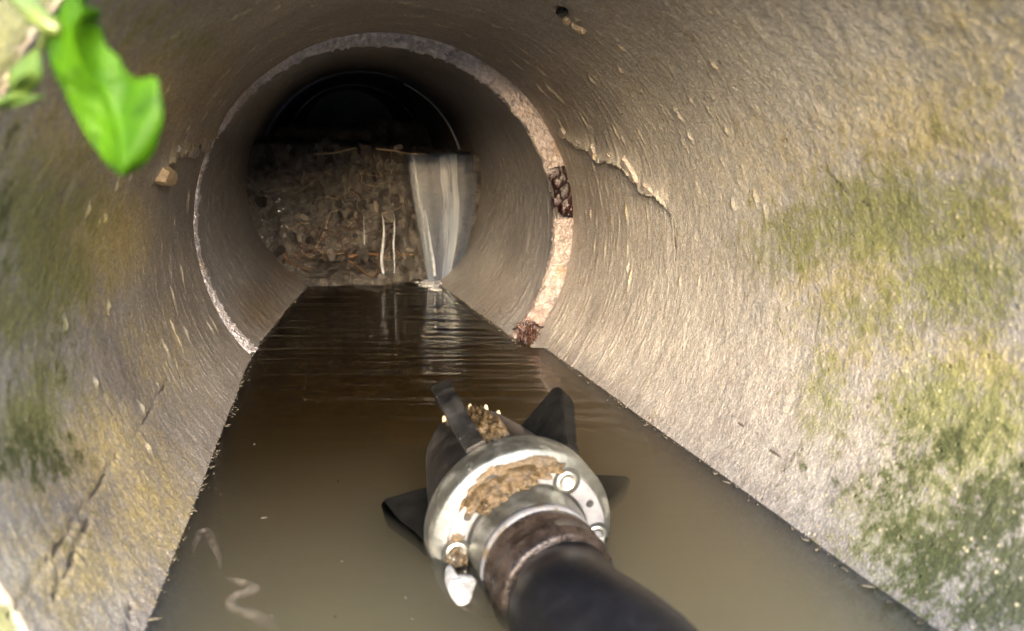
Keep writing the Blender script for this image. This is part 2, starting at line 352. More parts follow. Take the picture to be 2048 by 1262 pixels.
# long grooves low on the left wall, hairlines on the right wall
for pts, wd, dp in [(wl((10, 1250), (60, 1170), (110, 1100), (160, 1030), (205, 960), (240, 900)), .0016, .0018), (wl((105, 1195), (135, 1140), (165, 1070), (190, 1010)), .0022, .0022),
                    (wl((262, 885), (300, 820), (340, 750)), .0016, .0014), (wl((258, 1262), (262, 1200)), .002, .002),
                    (wl((1430, 790), (1470, 840), (1530, 890), (1580, 930)), .0009, .001), (wl((1320, 380), (1345, 440), (1352, 520)), .0012, .001), (wl((1640, 330), (1700, 390), (1760, 420)), .001, .0008), (wl((1760, 870), (1800, 940), (1830, 1000)), .0009, .0008),
                    (wl((190, 720), (205, 790), (235, 850)), .0014, .0012), (wl((320, 590), (345, 700), (370, 790)), .0012, .0012)]:
    d_, s_, a_ = poly_dist(UU + .004 * (fbm(UU * 120, LL * 120, 31) - .5), LL + .004 * (fbm(UU * 120, LL * 120, 37) - .5), pts)
    wv = wd * (.35 + 1.1 * vnoise(a_ * 14, a_ * 0, 5)) * np.clip(np.minimum(a_, 1 - a_) * 6, .15, 1)
    m = np.exp(-(d_ / wv) ** 2); crack = np.maximum(crack, m * np.clip(vnoise(a_ * 9, a_ * 0 + 3, 8) * 1.6, .3, 1)); disp += dp * m
# spalled lip on the right wall: pale ragged edge overhanging a dark undercut
sp_ = wl((1112, 262), (1130, 272), (1165, 290), (1188, 300), (1203, 320), (1222, 320), (1243, 327), (1262, 342), (1280, 370), (1288, 384), (1318, 392), (1335, 420), (1350, 470))
d_, s_, a_ = poly_dist(UU, LL, sp_)
up = (s_ * np.sign((np.array(wall(1230, 290)) - np.array(wall(1240, 330)))[0])) * -1
ref = poly_dist(np.array([wall(1235, 300)[0]]), np.array([wall(1235, 300)[1]]), sp_)[1][0]
above = (s_ == ref); fade = sstep(0, .12, a_) * (1 - sstep(.78, 1, a_))
rag = .6 + .8 * vnoise(a_ * 22, a_ * 0, 4)
disp -= np.where(above, .0085 * rag * np.exp(-(d_ / .016)), 0) * fade
disp += np.where(above, 0, .003 * np.exp(-(d_ / .010))) * fade
crack = np.maximum(crack, np.where(above, 0, 1.0 * np.exp(-(d_ / .0028) ** 2)) * fade * np.clip(rag, .4, 1))
pale = np.maximum(pale, np.where(above, 1.0 * rag * np.exp(-(d_ / .012)), 0) * fade)
# flaked patch on the left wall
sl_ = wl((432, 268), (400, 285), (360, 300), (335, 320), (318, 345))
d_, s_, a_ = poly_dist(UU, LL, sl_)
ref = poly_dist(np.array([wall(345, 285)[0]]), np.array([wall(345, 285)[1]]), sl_)[1][0]
above = s_ == ref; rag = .4 + 1.1 * vnoise(a_ * 12, a_ * 0, 14)
disp -= np.where(above, .007 * rag * np.exp(-(d_ / .014)), 0); disp += np.where(above, 0, .003 * np.exp(-(d_ / .008)))
crack = np.maximum(crack, .22 * np.exp(-((zw - .002) / .004) ** 2) * fbm(LL * 60, UU * 3, 36)); crack = np.maximum(crack, np.where(above, 0, .9 * np.exp(-(d_ / .003) ** 2) * rag)); pale = np.maximum(pale, np.where(above, .8 * rag * np.exp(-(d_ / .013)), 0))
ochre = np.maximum(ochre, np.where(above, .5 * np.exp(-(d_ / .02)), 0))
# small blowhole near the crown
hb = wall(1122, 22); dh = np.hypot((UU - hb[0]) / .0055, (LL - hb[1]) / .012); disp += .011 * np.exp(-dh ** 4); crack = np.maximum(crack, 1.3 * np.exp(-dh ** 4))
# surface relief: soft waviness, aggregate grit, drips that ran round the bore
disp += .004 * (fbm(UU * 9, LL * 9, 1) - .5) + 0.0009 * (fbm(UU * 60, LL * 60, 2, 3) - .5) + .0008 * (fbm(UU * 230, LL * 230, 6, 2) - .5)
st = fbm(UU * 26, LL * 150, 9, 3); disp -= .0006 * sstep(.60, .78, st) * sstep(-.62, -.2, LL)
for k in range(150):                       # sand grains and little lime runs standing proud
    u0 = rng.uniform(0, 1.2 * math.pi) * R1 - .06; l0 = rng.uniform(-.62, -.03); ru = rng.uniform(.002, .007) * (2.2 if l0 > -.35 else 1); rl = rng.uniform(.0015, .003)
    iu = np.abs(th * R1 - u0) < ru * 3; il = np.abs(L - l0) < rl * 3 + .08 * abs(l0)
    if iu.any() and il.any():
        ix = np.ix_(il, iu); e = np.exp(-((UU[ix] - u0) / ru) ** 2 - ((LL[ix] - l0) / rl) ** 2); disp[ix] -= rng.uniform(.001, .0028) * e; pale[ix] = np.maximum(pale[ix], .9 * e)
        ochre[ix] = np.maximum(ochre[ix], .55 * e)
PN = cyl(C1, D1, U1, V1, R1 + disp, TT, LL)
inner = PN[::-1]                            # faces turned to the bore
thick = .055
ME = mouth(th)
rimr = np.array([.006, .025, .045])
rows = [cyl(C1, D1, U1, V1, R1 + rr + .004 * (fbm(th * 9, np.full(NT_, rr * 90), 12) - .5), th, ME - .004 + .005 * (fbm(th * 14, np.full(NT_, rr * 60), 13) - .5)) for rr in rimr]
rows += [cyl(C1, D1, U1, V1, R1 + thick, th, l_) for l_ in (ME + .006, np.full(NT_, -.3), np.full(NT_, .02))]
allrows = np.concatenate([inner, np.stack(rows)], 0)
me = grid_mesh('concrete_pipe', allrows, wrap_v=True)
def ext(a, v): return np.concatenate([a[::-1], np.full((len(rows), NT_), v)], 0).ravel()
add_attr(me, 'stain_one', np.stack([ext(green, .5), ext(ochre, 0), ext(dark, 1.3)], -1))
add_attr(me, 'stain_light_two', np.stack([ext(np.clip(pale, 0, 1.2), 0), ext(brown, .5), ext(np.clip(crack, 0, 1.2), 0)], -1))
def cyl_uv(me, Tt, Lt, r):
    uvl = me.uv_layers.new(name='UVMap'); vi = np.empty(len(me.loops), np.int32); me.loops.foreach_get('vertex_index', vi)
    uv = np.stack([Tt.ravel()[vi] * r, Lt.ravel()[vi]], -1)
    q = uv.reshape(-1, 4, 2); hi = q[:, :, 0].max(1, keepdims=True); wrapq = hi - q[:, :, 0] > math.pi * r; q[:, :, 0] += wrapq * 2 * math.pi * r
    uvl.data.foreach_set('uv', q.astype(np.float32).ravel())
nr_ = len(rows); cyl_uv(me, np.concatenate([TT[::-1], np.tile(th, (nr_, 1))], 0), np.concatenate([LL[::-1], np.full((nr_, NT_), L_END)], 0), R1)
pipe1 = link('concrete_pipe', me, M['near'])
tag(pipe1, 'nearest concrete pipe section, sunlit and stained with green and ochre algae', 'pipe', 'concrete drain pipe sections')
# loose pieces on its wall
def wall_pt(px, py, lift=0.0, C=C1, d=D1, u=U1, v=V1, r=R1):
    a, l_ = wall(px, py, C, d, u, v, r); t = a / r; n = -(math.cos(t) * u + math.sin(t) * v); return C + l_ * d - n * (r - lift), n, nrm(np.cross(d, n)), l_, t
def flake(name, outline, lift, thickn, mat, parent, C=C1, d=D1, u=U1, v=V1, r=R1, seed=0):
    bm = bmesh.new(); lo = []; hi = []
    cx = np.mean([p[0] for p in outline]); cyy = np.mean([p[1] for p in outline])
    for (x, y) in outline:
        p, n, _, _, _ = wall_pt(x, y, lift, C, d, u, v, r); lo.append(bm.verts.new(p - n * .002)); 
        p2, n2, _, _, _ = wall_pt(cx + (x - cx) * .8, cyy + (y - cyy) * .8, lift + thickn, C, d, u, v, r); hi.append(bm.verts.new(p2))
    p, n, _, _, _ = wall_pt(cx, cyy, lift + thickn * 1.25, C, d, u, v, r); c_ = bm.verts.new(p); N = len(outline)
    for k in range(N):
        bm.faces.new((lo[k], lo[(k + 1) % N], hi[(k + 1) % N], hi[k])); bm.faces.new((hi[k], hi[(k + 1) % N], c_))
    bm.normal_update(); bmesh.ops.recalc_face_normals(bm, faces=bm.faces)
    me = bpy.data.meshes.new(name); bm.to_mesh(me); bm.free(); return link(name, me, mat, parent, smooth=False)
M['flake'] = mat_simple('fresh_concrete', (.26, .22, .185), (.42, .37, .33), 70, .7, .004)
flake('concrete_chip', [(318, 332), (326, 326), (338, 335), (341, 350), (335, 366), (322, 370), (308, 366), (306, 360), (313, 345)], .004, .006, M['palec'], pipe1)
for ol in ([(1180, 296), (1188, 284), (1196, 300), (1206, 312), (1212, 322), (1204, 324), (1194, 318), (1186, 306)], [(1214, 316), (1222, 300), (1232, 312), (1242, 322), (1238, 328), (1224, 324)], [(1246, 322), (1252, 308), (1264, 326), (1276, 346), (1284, 366), (1276, 368), (1262, 346), (1250, 332)],
           [(1288, 376), (1294, 362), (1306, 372), (1316, 384), (1304, 392), (1290, 388)], [(1122, 262), (1128, 250), (1136, 264), (1134, 276), (1126, 274)], [(1150, 284), (1158, 274), (1170, 286), (1172, 296), (1160, 296)]):
    flake('spall_flake', ol, .005, .0022, M['flake'], pipe1)
for ol in ([(398, 300), (404, 272), (412, 280), (418, 296), (408, 306)], [(372, 312), (378, 284), (390, 288), (392, 306), (382, 316)], [(345, 300), (352, 286), (366, 292), (364, 310), (352, 314)]):
    flake('spall_flake', ol, .004, .0022, M['flake'], pipe1)
M['stem_hole'] = mat_simple('black_plug', (.004, .005, .010), (.012, .014, .025), 60, .25, .002)
pg = lump_mesh('hole_plug', 3, 2, .15); o = link('hole_plug', pg, M['stem_hole'], pipe1); p_, n_, t_, _, _ = wall_pt(1124, 23, .0); o.location = p_ + .001 * n_; o.scale = (.0065, .010, .005)
flake('lime_run', [(1128, 32), (1137, 36), (1143, 44), (1136, 46), (1128, 40)], .001, .003, M['palec'], pipe1)
flake('lime_run', [(1143, 44), (1152, 50), (1168, 57), (1174, 63), (1165, 63), (1152, 56)], .001, .003, M['palec'], pipe1)

# ------------------------------------------------------------------ second pipe with its mortared end face
N2, M2 = 560, 300
th2 = np.linspace(TH0, TH0 + 2 * math.pi, N2, endpoint=False); L2 = np.linspace(.012, L_RING2, M2)
LL2, TT2 = np.meshgrid(L2, th2, indexing='ij'); UU2 = TT2 * R2
A2 = (C2, D2, U2, V2, R2)
dsp = .004 * (fbm(UU2 * 9, LL2 * 9, 41) - .5) + .0022 * (fbm(UU2 * 70, LL2 * 70, 42, 3) - .5) - .0010 * sstep(.6, .8, fbm(UU2 * 20, LL2 * 120, 43, 3))
for k in range(110):
    u0 = rng.uniform(-.3, 1.15 * math.pi) * R2; l0 = rng.uniform(.03, .8); ru = rng.uniform(.006, .02); rl = rng.uniform(.002, .004)
    e = np.exp(-((UU2 - u0) / ru) ** 2 - ((LL2 - l0) / rl) ** 2); dsp -= .0013 * e
brn = blobs([(520, 620, (40, 40), .8), (580, 520, (30, 40), .7), (760, 115, (200, 12), .25), (980, 610, (60, 50), .3)], *A2, UU2, LL2)
plw = blobs([(1040, 330, (40, 20), .45), (1010, 420, (40, 60), .25), (1010, 560, (40, 50), .35), (450, 430, (20, 80), .2)], *A2, UU2, LL2) * (.3 + .9 * fbm(UU2 * 30, LL2 * 90, 47))
drk = blobs([(760, 140, (160, 30), .55), (1000, 240, (40, 40), .5), (540, 460, (30, 60), .6), (930, 470, (20, 60), .4), (470, 290, (30, 25), .35), (1020, 480, (30, 30), .3)], *A2, UU2, LL2)
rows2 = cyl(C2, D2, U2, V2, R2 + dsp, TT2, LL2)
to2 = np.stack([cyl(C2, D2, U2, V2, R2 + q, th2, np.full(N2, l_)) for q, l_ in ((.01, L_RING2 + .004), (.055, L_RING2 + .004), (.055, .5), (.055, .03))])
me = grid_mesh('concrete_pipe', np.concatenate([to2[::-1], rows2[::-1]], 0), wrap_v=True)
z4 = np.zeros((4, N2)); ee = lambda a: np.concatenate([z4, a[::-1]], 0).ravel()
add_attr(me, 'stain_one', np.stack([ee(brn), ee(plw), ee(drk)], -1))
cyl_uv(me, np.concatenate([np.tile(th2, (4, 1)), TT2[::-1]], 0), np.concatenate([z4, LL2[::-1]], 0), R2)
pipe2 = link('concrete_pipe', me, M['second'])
tag(pipe2, 'dark wet middle pipe section whose pale mortared end ring faces the mouth', 'pipe', 'concrete drain pipe sections')
# the end ring: real annulus between the two bores, lumpy, with an eaten-away length on the right
NR, MR = 900, 14
tr = np.linspace(TH0, TH0 + 2 * math.pi, NR, endpoint=False); fr = np.linspace(0, 1, MR)
FF, TR = np.meshgrid(fr, tr, indexing='ij')
inn = cyl(C2, D2, U2, V2, R2 - .001 + .0035 * (fbm(tr * 20, tr * 0, 51) - .5) - .002 * (vnoise(tr * 60, tr * 0, 52) > .7), tr, np.full(NR, .012))
outp = cyl(C1, D1, U1, V1, R1 + .018, tr, np.full(NR, .007))
Pr = inn[None] * (1 - FF[..., None]) + outp[None] * FF[..., None]
bul = .006 * (fbm(TR * 24, FF * 2.2, 53, 4) - .45) + .003 * (vnoise(TR * 90, FF * 5, 54) - .5) + .003 * np.sin(np.clip(FF, 0, 1) * math.pi)
bul = bul * sstep(0, .12, FF)
ta, tb = wall(1140, 345)[0] / R1, wall(1140, 428)[0] / R1
gap = sstep(tb - .03, tb + .03, TR) * (1 - sstep(ta - .03, ta + .03, TR)); bul = bul - .012 * gap
Pr = Pr - bul[..., None] * D1
lip = (inn + .02 * D2)[None]
me = grid_mesh('joint_mortar', np.concatenate([lip, Pr], 0)[::-1], wrap_v=True)
tl = np.clip(1 - gap * .85, 0, 1); tl = tl * (1 - .22 * sstep(.55, .7, fbm(TR * 11, FF * 1.5, 58))); rb = wall(1060, 670)[0] / R1
low = 1 - sstep(rb + .0, rb + .35, TR) * 1.0; low = np.where(TR > math.pi / 2, 0, low)
low = low * sstep(.35, .6, fbm(TR * 30, FF * 3, 59)); rr = tl * (1 - .45 * low); gg = tl * (1 - .62 * low); bb = tl * (1 - .68 * low)
beige = np.where(TR < 1.1, sstep(1.1, .1, TR), 0); rr = rr * (1 - .55 * beige); gg = gg * (1 - .60 * beige); bb = bb * (1 - .64 * beige)
vis = np.stack([np.concatenate([x[:1], x], 0)[::-1].ravel() for x in (rr, gg, bb)], -1)
add_attr(me, 'stain_one', vis)
link('joint_mortar', me, M['mortar'], pipe2)

# ------------------------------------------------------------------ third pipe, far and dark, and a narrower one beyond
def plain_pipe(name, C, d, u, v, r, l0, l1, mat, n=200, m=60, lip=.02):
    t = np.linspace(TH0, TH0 + 2 * math.pi, n, endpoint=False); l = np.linspace(l0, l1, m); Lm, Tm = np.meshgrid(l, t, indexing='ij')
    rr = r + .003 * (fbm(Tm * 3, Lm * 9, 61) - .5)
    face = np.stack([cyl(C, d, u, v, r + .05, t, np.full(n, l1)), cyl(C, d, u, v, r + .05, t, np.full(n, l0 + .002)), cyl(C, d, u, v, r + lip, t, np.full(n, l0))])
    rows = np.concatenate([face, cyl(C, d, u, v, rr, Tm, Lm)], 0)[::1]
    me = grid_mesh(name, rows, wrap_v=True); add_attr(me, 'stain_one', np.zeros((len(me.vertices), 3)))
    cyl_uv(me, np.concatenate([np.tile(t, (3, 1)), Tm], 0), np.concatenate([np.zeros((3, n)), Lm], 0), r)
    return link(name, me, mat)
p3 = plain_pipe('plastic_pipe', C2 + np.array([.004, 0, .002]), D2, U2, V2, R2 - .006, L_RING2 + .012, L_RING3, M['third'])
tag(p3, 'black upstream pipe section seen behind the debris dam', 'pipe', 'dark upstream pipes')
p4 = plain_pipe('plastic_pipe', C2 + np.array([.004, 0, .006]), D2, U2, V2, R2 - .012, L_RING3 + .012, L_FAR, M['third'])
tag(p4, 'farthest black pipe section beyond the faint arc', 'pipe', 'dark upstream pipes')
M['rimlight'] = mat_simple('painted_rim_highlight', (.50, .48, .46), (.75, .70, .64), 40, .4, .001)  # pale colour painted in for rim highlights and the far bright spot
def arc(parent, L_, r, a0, a1, rad):
    ts = np.linspace(a0, a1, 40); pts = [C2 + L_ * D2 + r * (math.cos(t) * U2 + math.sin(t) * V2) for t in ts]
    link('rim_highlight', tube_mesh('rim_highlight', pts, rad, 6), M['rimlight'], parent)
arc(p3, L_RING2 + .01, R2 - .006, .05, 1.15, .0022)
arc(p4, L_RING3 + .01, R2 - .014, .35, 2.75, .0026)

ew = lathe_mesh('end_wall', [(0, .0), (0, .079), (-.01, .08), (-.012, .088), (-.01, .096), (0, .097), (0, .30)], 64)
fr3 = Matrix(((U2[0], D2[0], V2[0]), (U2[1], D2[1], V2[1]), (U2[2], D2[2], V2[2]))).to_4x4()
e_ = link('end_wall', ew, M['rimlight'], p4); e_.matrix_world = Matrix.Translation(Vector(C2 + (L_FAR - .02) * D2 + .015 * V2)) @ fr3
# ------------------------------------------------------------------ debris dam blocking the second pipe
AD = C2 + L_DAM * D2; ND = -D2
def dam_uv(px, py):
    p = on_plane(px, py, AD, D2); return (p - AD) @ U2, (p - AD) @ V2
ztop_l = dam_uv(560, 288)[1]; ztop_m = dam_uv(800, 300)[1]; ztop_r = dam_uv(900, 310)[1]
ul, um, ur = dam_uv(560, 288)[0], dam_uv(800, 300)[0], dam_uv(900, 310)[0]
nu, nv = 230, 190
uu = np.linspace(-.30, .30, nu); fv_ = np.linspace(0, 1, nv)
topz = np.interp(uu, [ul, um - .005, um + .012, .3], [ztop_l, ztop_m, ztop_r - .004, ztop_r - .006]) + .010 * (fbm(uu * 40, uu * 0, 71) - .5) * (uu < um)
bot = -.30
Uc = np.repeat(uu[None], nv, 0); Vc = bot + fv_[:, None] * (topz[None] - bot)
cl = 1 - np.abs(2 * fbm(Uc * 16, Vc * 18, 72, 4) - 1)
bulge = .034 * (fbm(Uc * 7, Vc * 7, 73) - .4) + .040 * (cl - .6) + .012 * (fbm(Uc * 60, Vc * 70, 74, 3) - .5) + .03 * sstep(.12, -.2, Vc) * (Uc < .05)
def cave(px, py, sx, sy, dep):
    global bulge
    a, b = dam_uv(px, py); k_ = 1.85 / FPX
    bulge = bulge - dep * np.exp(-((Uc - a) / (sx * k_)) ** 2 - ((Vc - b) / (sy * k_)) ** 2)
for c_ in [(620, 535, 40, 22, .10), (780, 500, 20, 40, .11), (715, 530, 40, 22, .12), (820, 535, 24, 16, .09), (660, 540, 40, 12, .12), (560, 470, 14, 12, .05), (832, 455, 14, 24, .07), (690, 345, 6, 30, .03), (770, 440, 30, 8, .04), (660, 400, 20, 8, .03), (555, 500, 20, 20, .05), (820, 330, 8, 40, .02), (740, 520, 30, 20, .06)]: cave(*c_)
bulge = bulge - .03 * sstep(um, um + .03, Uc) * (Vc > -.25)      # smoother, set back behind the falling water
bulge = bulge * (1 - sstep(.92, 1.0, fv_)[:, None] * .4)
PD = AD + Uc[..., None] * U2 + Vc[..., None] * V2 + bulge[..., None] * ND
back = np.stack([PD[-1] + np.array([0, 0, .004]) + D2 * q + np.array([0, 0, 1]) * .012 * (fbm(uu * 30, uu * 0 + q * 30, 75)[:, None] - .5) for q in (.03, .08, .14, .22, .3)])
dam = link('debris_dam', grid_mesh('debris_dam', np.concatenate([PD, back], 0)[:, ::1]), M['bed'])
tag(dam, 'matted dam of silt, roots and litter choking the middle pipe', 'debris dam')
def dam_pt(px, py, out=0.0):
    a, b = dam_uv(px, py); i = int(np.clip(np.searchsorted(uu, a), 0, nu - 1)); j = int(np.clip(round((b - bot) / (topz[i] - bot) * (nv - 1)), 0, nv - 1))
    return AD + a * U2 + b * V2 + (bulge[j, i] + out) * ND
def vary(m, lo, hi):
    t = m.node_tree; p = [n for n in t.nodes if n.type == 'BSDF_PRINCIPLED'][0]; src = p.inputs['Base Color'].links[0].from_socket
    oi = t.nodes.new('ShaderNodeObjectInfo'); mr = t.nodes.new('ShaderNodeMapRange'); mr.inputs[3].default_value = lo; mr.inputs[4].default_value = hi; t.links.new(oi.outputs['Random'], mr.inputs[0])
    mx = t.nodes.new('ShaderNodeMix'); mx.data_type = 'RGBA'; mx.blend_type = 'MULTIPLY'; mx.inputs[0].default_value = 1; t.links.new(src, mx.inputs[6]); t.links.new(mr.outputs[0], mx.inputs[7]); t.links.new(mx.outputs[2], p.inputs['Base Color'])
vary(M['clod'], .3, 1.6)
clods = [lump_mesh('clod', s * 3, 3, .62, (1, .6, .55)) for s in range(6)]
CAVES = [(620, 535, 44, 20), (780, 500, 26, 44), (715, 528, 34, 18), (835, 455, 16, 24), (745, 520, 30, 20)]
for m_ in clods: m_.materials.append(M['clod']); m_.polygons.foreach_set('use_smooth', [True] * len(m_.polygons))
palem = lump_mesh('stone', 11, 2, .3, (1, .8, .6)); M['greystone'] = mat_simple('grey_stone', (.15, .13, .115), (.29, .26, .235), 60, .35, .003); palem.materials.append(M['greystone'])
def put(name, me, p, s, parent, rot=None):
    o = bpy.data.objects.new(name, me); COL.objects.link(o); o.parent = parent; o.location = p
    o.rotation_euler = rot or (random.uniform(0, 6), random.uniform(0, 6), random.uniform(0, 6)); o.scale = s if isinstance(s, tuple) else (s, s, s); return o
def in_dam(px, py): return ((px - 735) / 222) ** 2 + ((py - 383) / 225) ** 2 < .96 and py > 295 and py < 548
k = 0
while k < 250:
    px, py = random.uniform(515, 850), random.uniform(298, 545)
    if not in_dam(px, py): continue
    if any(((px - a) / c_) ** 2 + ((py - b) / d_) ** 2 < 1 for a, b, c_, d_ in CAVES): continue
    s = random.choice([.005, .006, .008, .010, .014, .020]); put('clod', random.choice(clods), dam_pt(px, py, s * .2), (s * random.uniform(.8, 1.7), s, s * random.uniform(.6, 1)), dam); k += 1
for (px, py, s) in [(722, 290, .014), (795, 293, .013), (610, 430, .012), (620, 510, .010), (640, 492, .012), (580, 295, .012), (655, 300, .010), (750, 410, .012), (800, 395, .012), (835, 440, .012), (820, 500, .014), (650, 465, .011), (600, 470, .010)]:
    put('stone', palem, dam_pt(px, py, .006), (s, s * .7, s * .6), dam)
def root(name, pts, r0, r1, mat, sub=5, out=.012):
    P_ = [dam_pt(x, y, out + random.uniform(0, .012)) for (x, y) in pts]
    n = (len(P_) - 1) * sub + 1
    return link(name, tube_mesh(name, P_, list(np.linspace(r0, r1, len(P_))), 6, True, sub), mat, dam)
for k in range(60):                         # red feeder roots low in the middle
    x, y = random.uniform(600, 790), random.uniform(440, 535); a = random.uniform(0, 6.28); pts = [(x, y)]
    for q in range(4):
        a += random.uniform(-.8, .8); x += math.cos(a) * random.uniform(8, 20); y += math.sin(a) * random.uniform(5, 13); y = min(y, 548); pts.append((x, y))
    root('root', pts, random.uniform(.0010, .0022), .0006, M['root'])
for k in range(34):                         # paler fibres all over
    x, y = random.uniform(530, 830), random.uniform(305, 530)
    if not in_dam(x, y): continue
    a = random.uniform(0, 6.28); pts = [(x, y)]
    for q in range(4):
        a += random.uniform(-.9, .9); x += math.cos(a) * random.uniform(8, 22); y += math.sin(a) * random.uniform(5, 16); pts.append((x, min(max(y, 300), 546)))
    root('fibre', pts, random.uniform(.0007, .0014), .0005, random.choice([M['rootpale'], M['root'], M['rootpale']]))
root('twig', [(698, 513), (720, 509), (745, 508), (758, 507)], .0036, .0028, M['twig'], 4, .03)
root('twig', [(568, 502), (580, 520), (600, 538), (622, 548)], .0026, .0014, M['twig'], 4, .02)
root('twig', [(690, 525), (712, 538), (735, 547), (752, 540), (757, 520)], .0020, .0012, M['twig'], 4, .03)
root('twig', [(750, 296), (790, 300), (815, 306), (850, 308)], .0028, .0018, M['rootpale'], 4, .012)
root('twig', [(630, 306), (665, 305), (690, 300), (712, 294)], .0026, .002, M['rootpale'], 4, .012)
litter = mesh('leaf_litter', [(-1, 0, 0), (-.4, .42, .12), (.4, .4, .05), (1, 0, .15), (.4, -.42, .1), (-.4, -.4, -.05), (0, 0, .2)], [(0, 1, 6), (1, 2, 6), (2, 3, 6), (3, 4, 6), (4, 5, 6), (5, 0, 6)])
M['litter'] = mat_simple('wet_leaf_litter', (.05, .042, .037), (.24, .21, .19), 40, .3, .002); litter.materials.append(M['litter']); vary(M['litter'], .2, 1.0)
lr_ = Matrix(((U2[0], -D2[0], V2[0]), (U2[1], -D2[1], V2[1]), (U2[2], -D2[2], V2[2])))
k = 0
while k < 60:
    px, py = random.uniform(520, 845), random.uniform(302, 530)
    if not in_dam(px, py): continue
    s = random.uniform(.006, .013); e = (lr_.to_4x4() @ Matrix.Rotation(R_(90), 4, 'X') @ Matrix.Rotation(random.uniform(-.9, .9) + (0 if random.random() < .7 else 1.5), 4, 'Z') @ Matrix.Rotation(random.uniform(-.7, .7), 4, 'X')).to_euler()
    put('leaf_litter', litter, dam_pt(px, py, .008), (s, s * .7, s), dam, e); k += 1
# foam bubbles caught at the left edge
M['bead'] = mat_simple('wet_bead', (.06, .06, .065), (.2, .2, .22), 80, .05, .0005, 0, 1.0, **{'Coat Weight': 1.0, 'Coat IOR': 1.8, 'Coat Roughness': .04})
bub = lump_mesh('bubble', 1, 3, 0.0); bub.materials.append(M['bead']); bub.polygons.foreach_set('use_smooth', [True] * len(bub.polygons))
for k in range(46):
    px, py = random.gauss(550, 18), random.uniform(320, 480)
    if px < 520: px = 520 + random.random() * 20
    put('bubble', bub, dam_pt(px, py, .012), random.choice([.002, .003, .003, .004, .006]), dam)

# ------------------------------------------------------------------ silt bed upstream of the dam, stepped by older bars
lb = np.linspace(.72, 3.5, 200); ub = np.linspace(-.30, .30, 70); LB, UB = np.meshgrid(lb, ub, indexing='ij')
base_z = AD[2] + ztop_r * V2[2]
zb = base_z - .012 + .094 * sstep(1.12, 1.20, LB + .06 * (fbm(UB * 9, UB * 0, 81) - .5)) * sstep(.07, .03, UB) + .01 * sstep(1.2, 1.3, LB) + (.142 - .104 * sstep(.07, .03, UB)) * sstep(1.66, 1.78, LB + .08 * (fbm(UB * 9, UB * 0, 82) - .5)) + .04 * sstep(2.3, 2.5, LB) + .016 * (fbm(UB * 40, LB * 16, 83) - .5)
PB = C2 + LB[..., None] * D2 + UB[..., None] * U2; PB[..., 2] = zb
M['bar'] = mat_simple('silt_bar', (.25, .2, .14), (.72, .60, .44), 22, .4, .01)
bed = link('silt_bed', grid_mesh('silt_bed', PB[:, ::-1]), M['bar']); tag(bed, kind='structure')

# ------------------------------------------------------------------ water: falling sheet, trickles, pool
def mat_fall():
    k = NT('falling_water'); uv = k.n('ShaderNodeUVMap').outputs[0]
    n2 = k.noise(k.mapping(uv, (17, .8, 1)), 1.0, 3, .6); n3 = k.noise(k.mapping(uv, (9, 3, 1)), 1.0, 2, .5)
    x = k.n('ShaderNodeSeparateXYZ'); k.l(uv, x.inputs[0]); u = k.math('ADD', x.outputs[0], k.math('MULTIPLY', k.math('SUBTRACT', n3, .5), .16))
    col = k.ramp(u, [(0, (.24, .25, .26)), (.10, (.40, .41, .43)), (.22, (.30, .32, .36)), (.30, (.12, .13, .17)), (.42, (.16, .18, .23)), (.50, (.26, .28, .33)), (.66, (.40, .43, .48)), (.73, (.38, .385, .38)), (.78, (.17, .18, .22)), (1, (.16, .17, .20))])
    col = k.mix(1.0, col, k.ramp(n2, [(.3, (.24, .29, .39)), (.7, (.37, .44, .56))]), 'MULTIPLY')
    p = k.n('ShaderNodeBsdfPrincipled'); k.l(col, p.inputs['Base Color']); p.inputs['Roughness'].default_value = .3
    k.l(k.bump(n2, .003, .3), p.inputs['Normal'])
    t = k.n('ShaderNodeBsdfTransparent'); t.inputs[0].default_value = (.8, .82, .85, 1); m_ = k.n('ShaderNodeMixShader')
    k.l(k.math('MULTIPLY', k.ramp(n2, [(.3, .6), (.65, 1.0)]), k.ramp(u, [(0, .3), (.1, .75), (.3, .4), (.55, .85), (.75, .8), (.8, .45), (1, .35)])), m_.inputs[0]); k.l(t.outputs[0], m_.inputs[1]); k.l(p.outputs[0], m_.inputs[2]); k.l(m_.outputs[0], k.out.inputs[0]); return k.m
M['fall'] = mat_fall()
zl = base_z
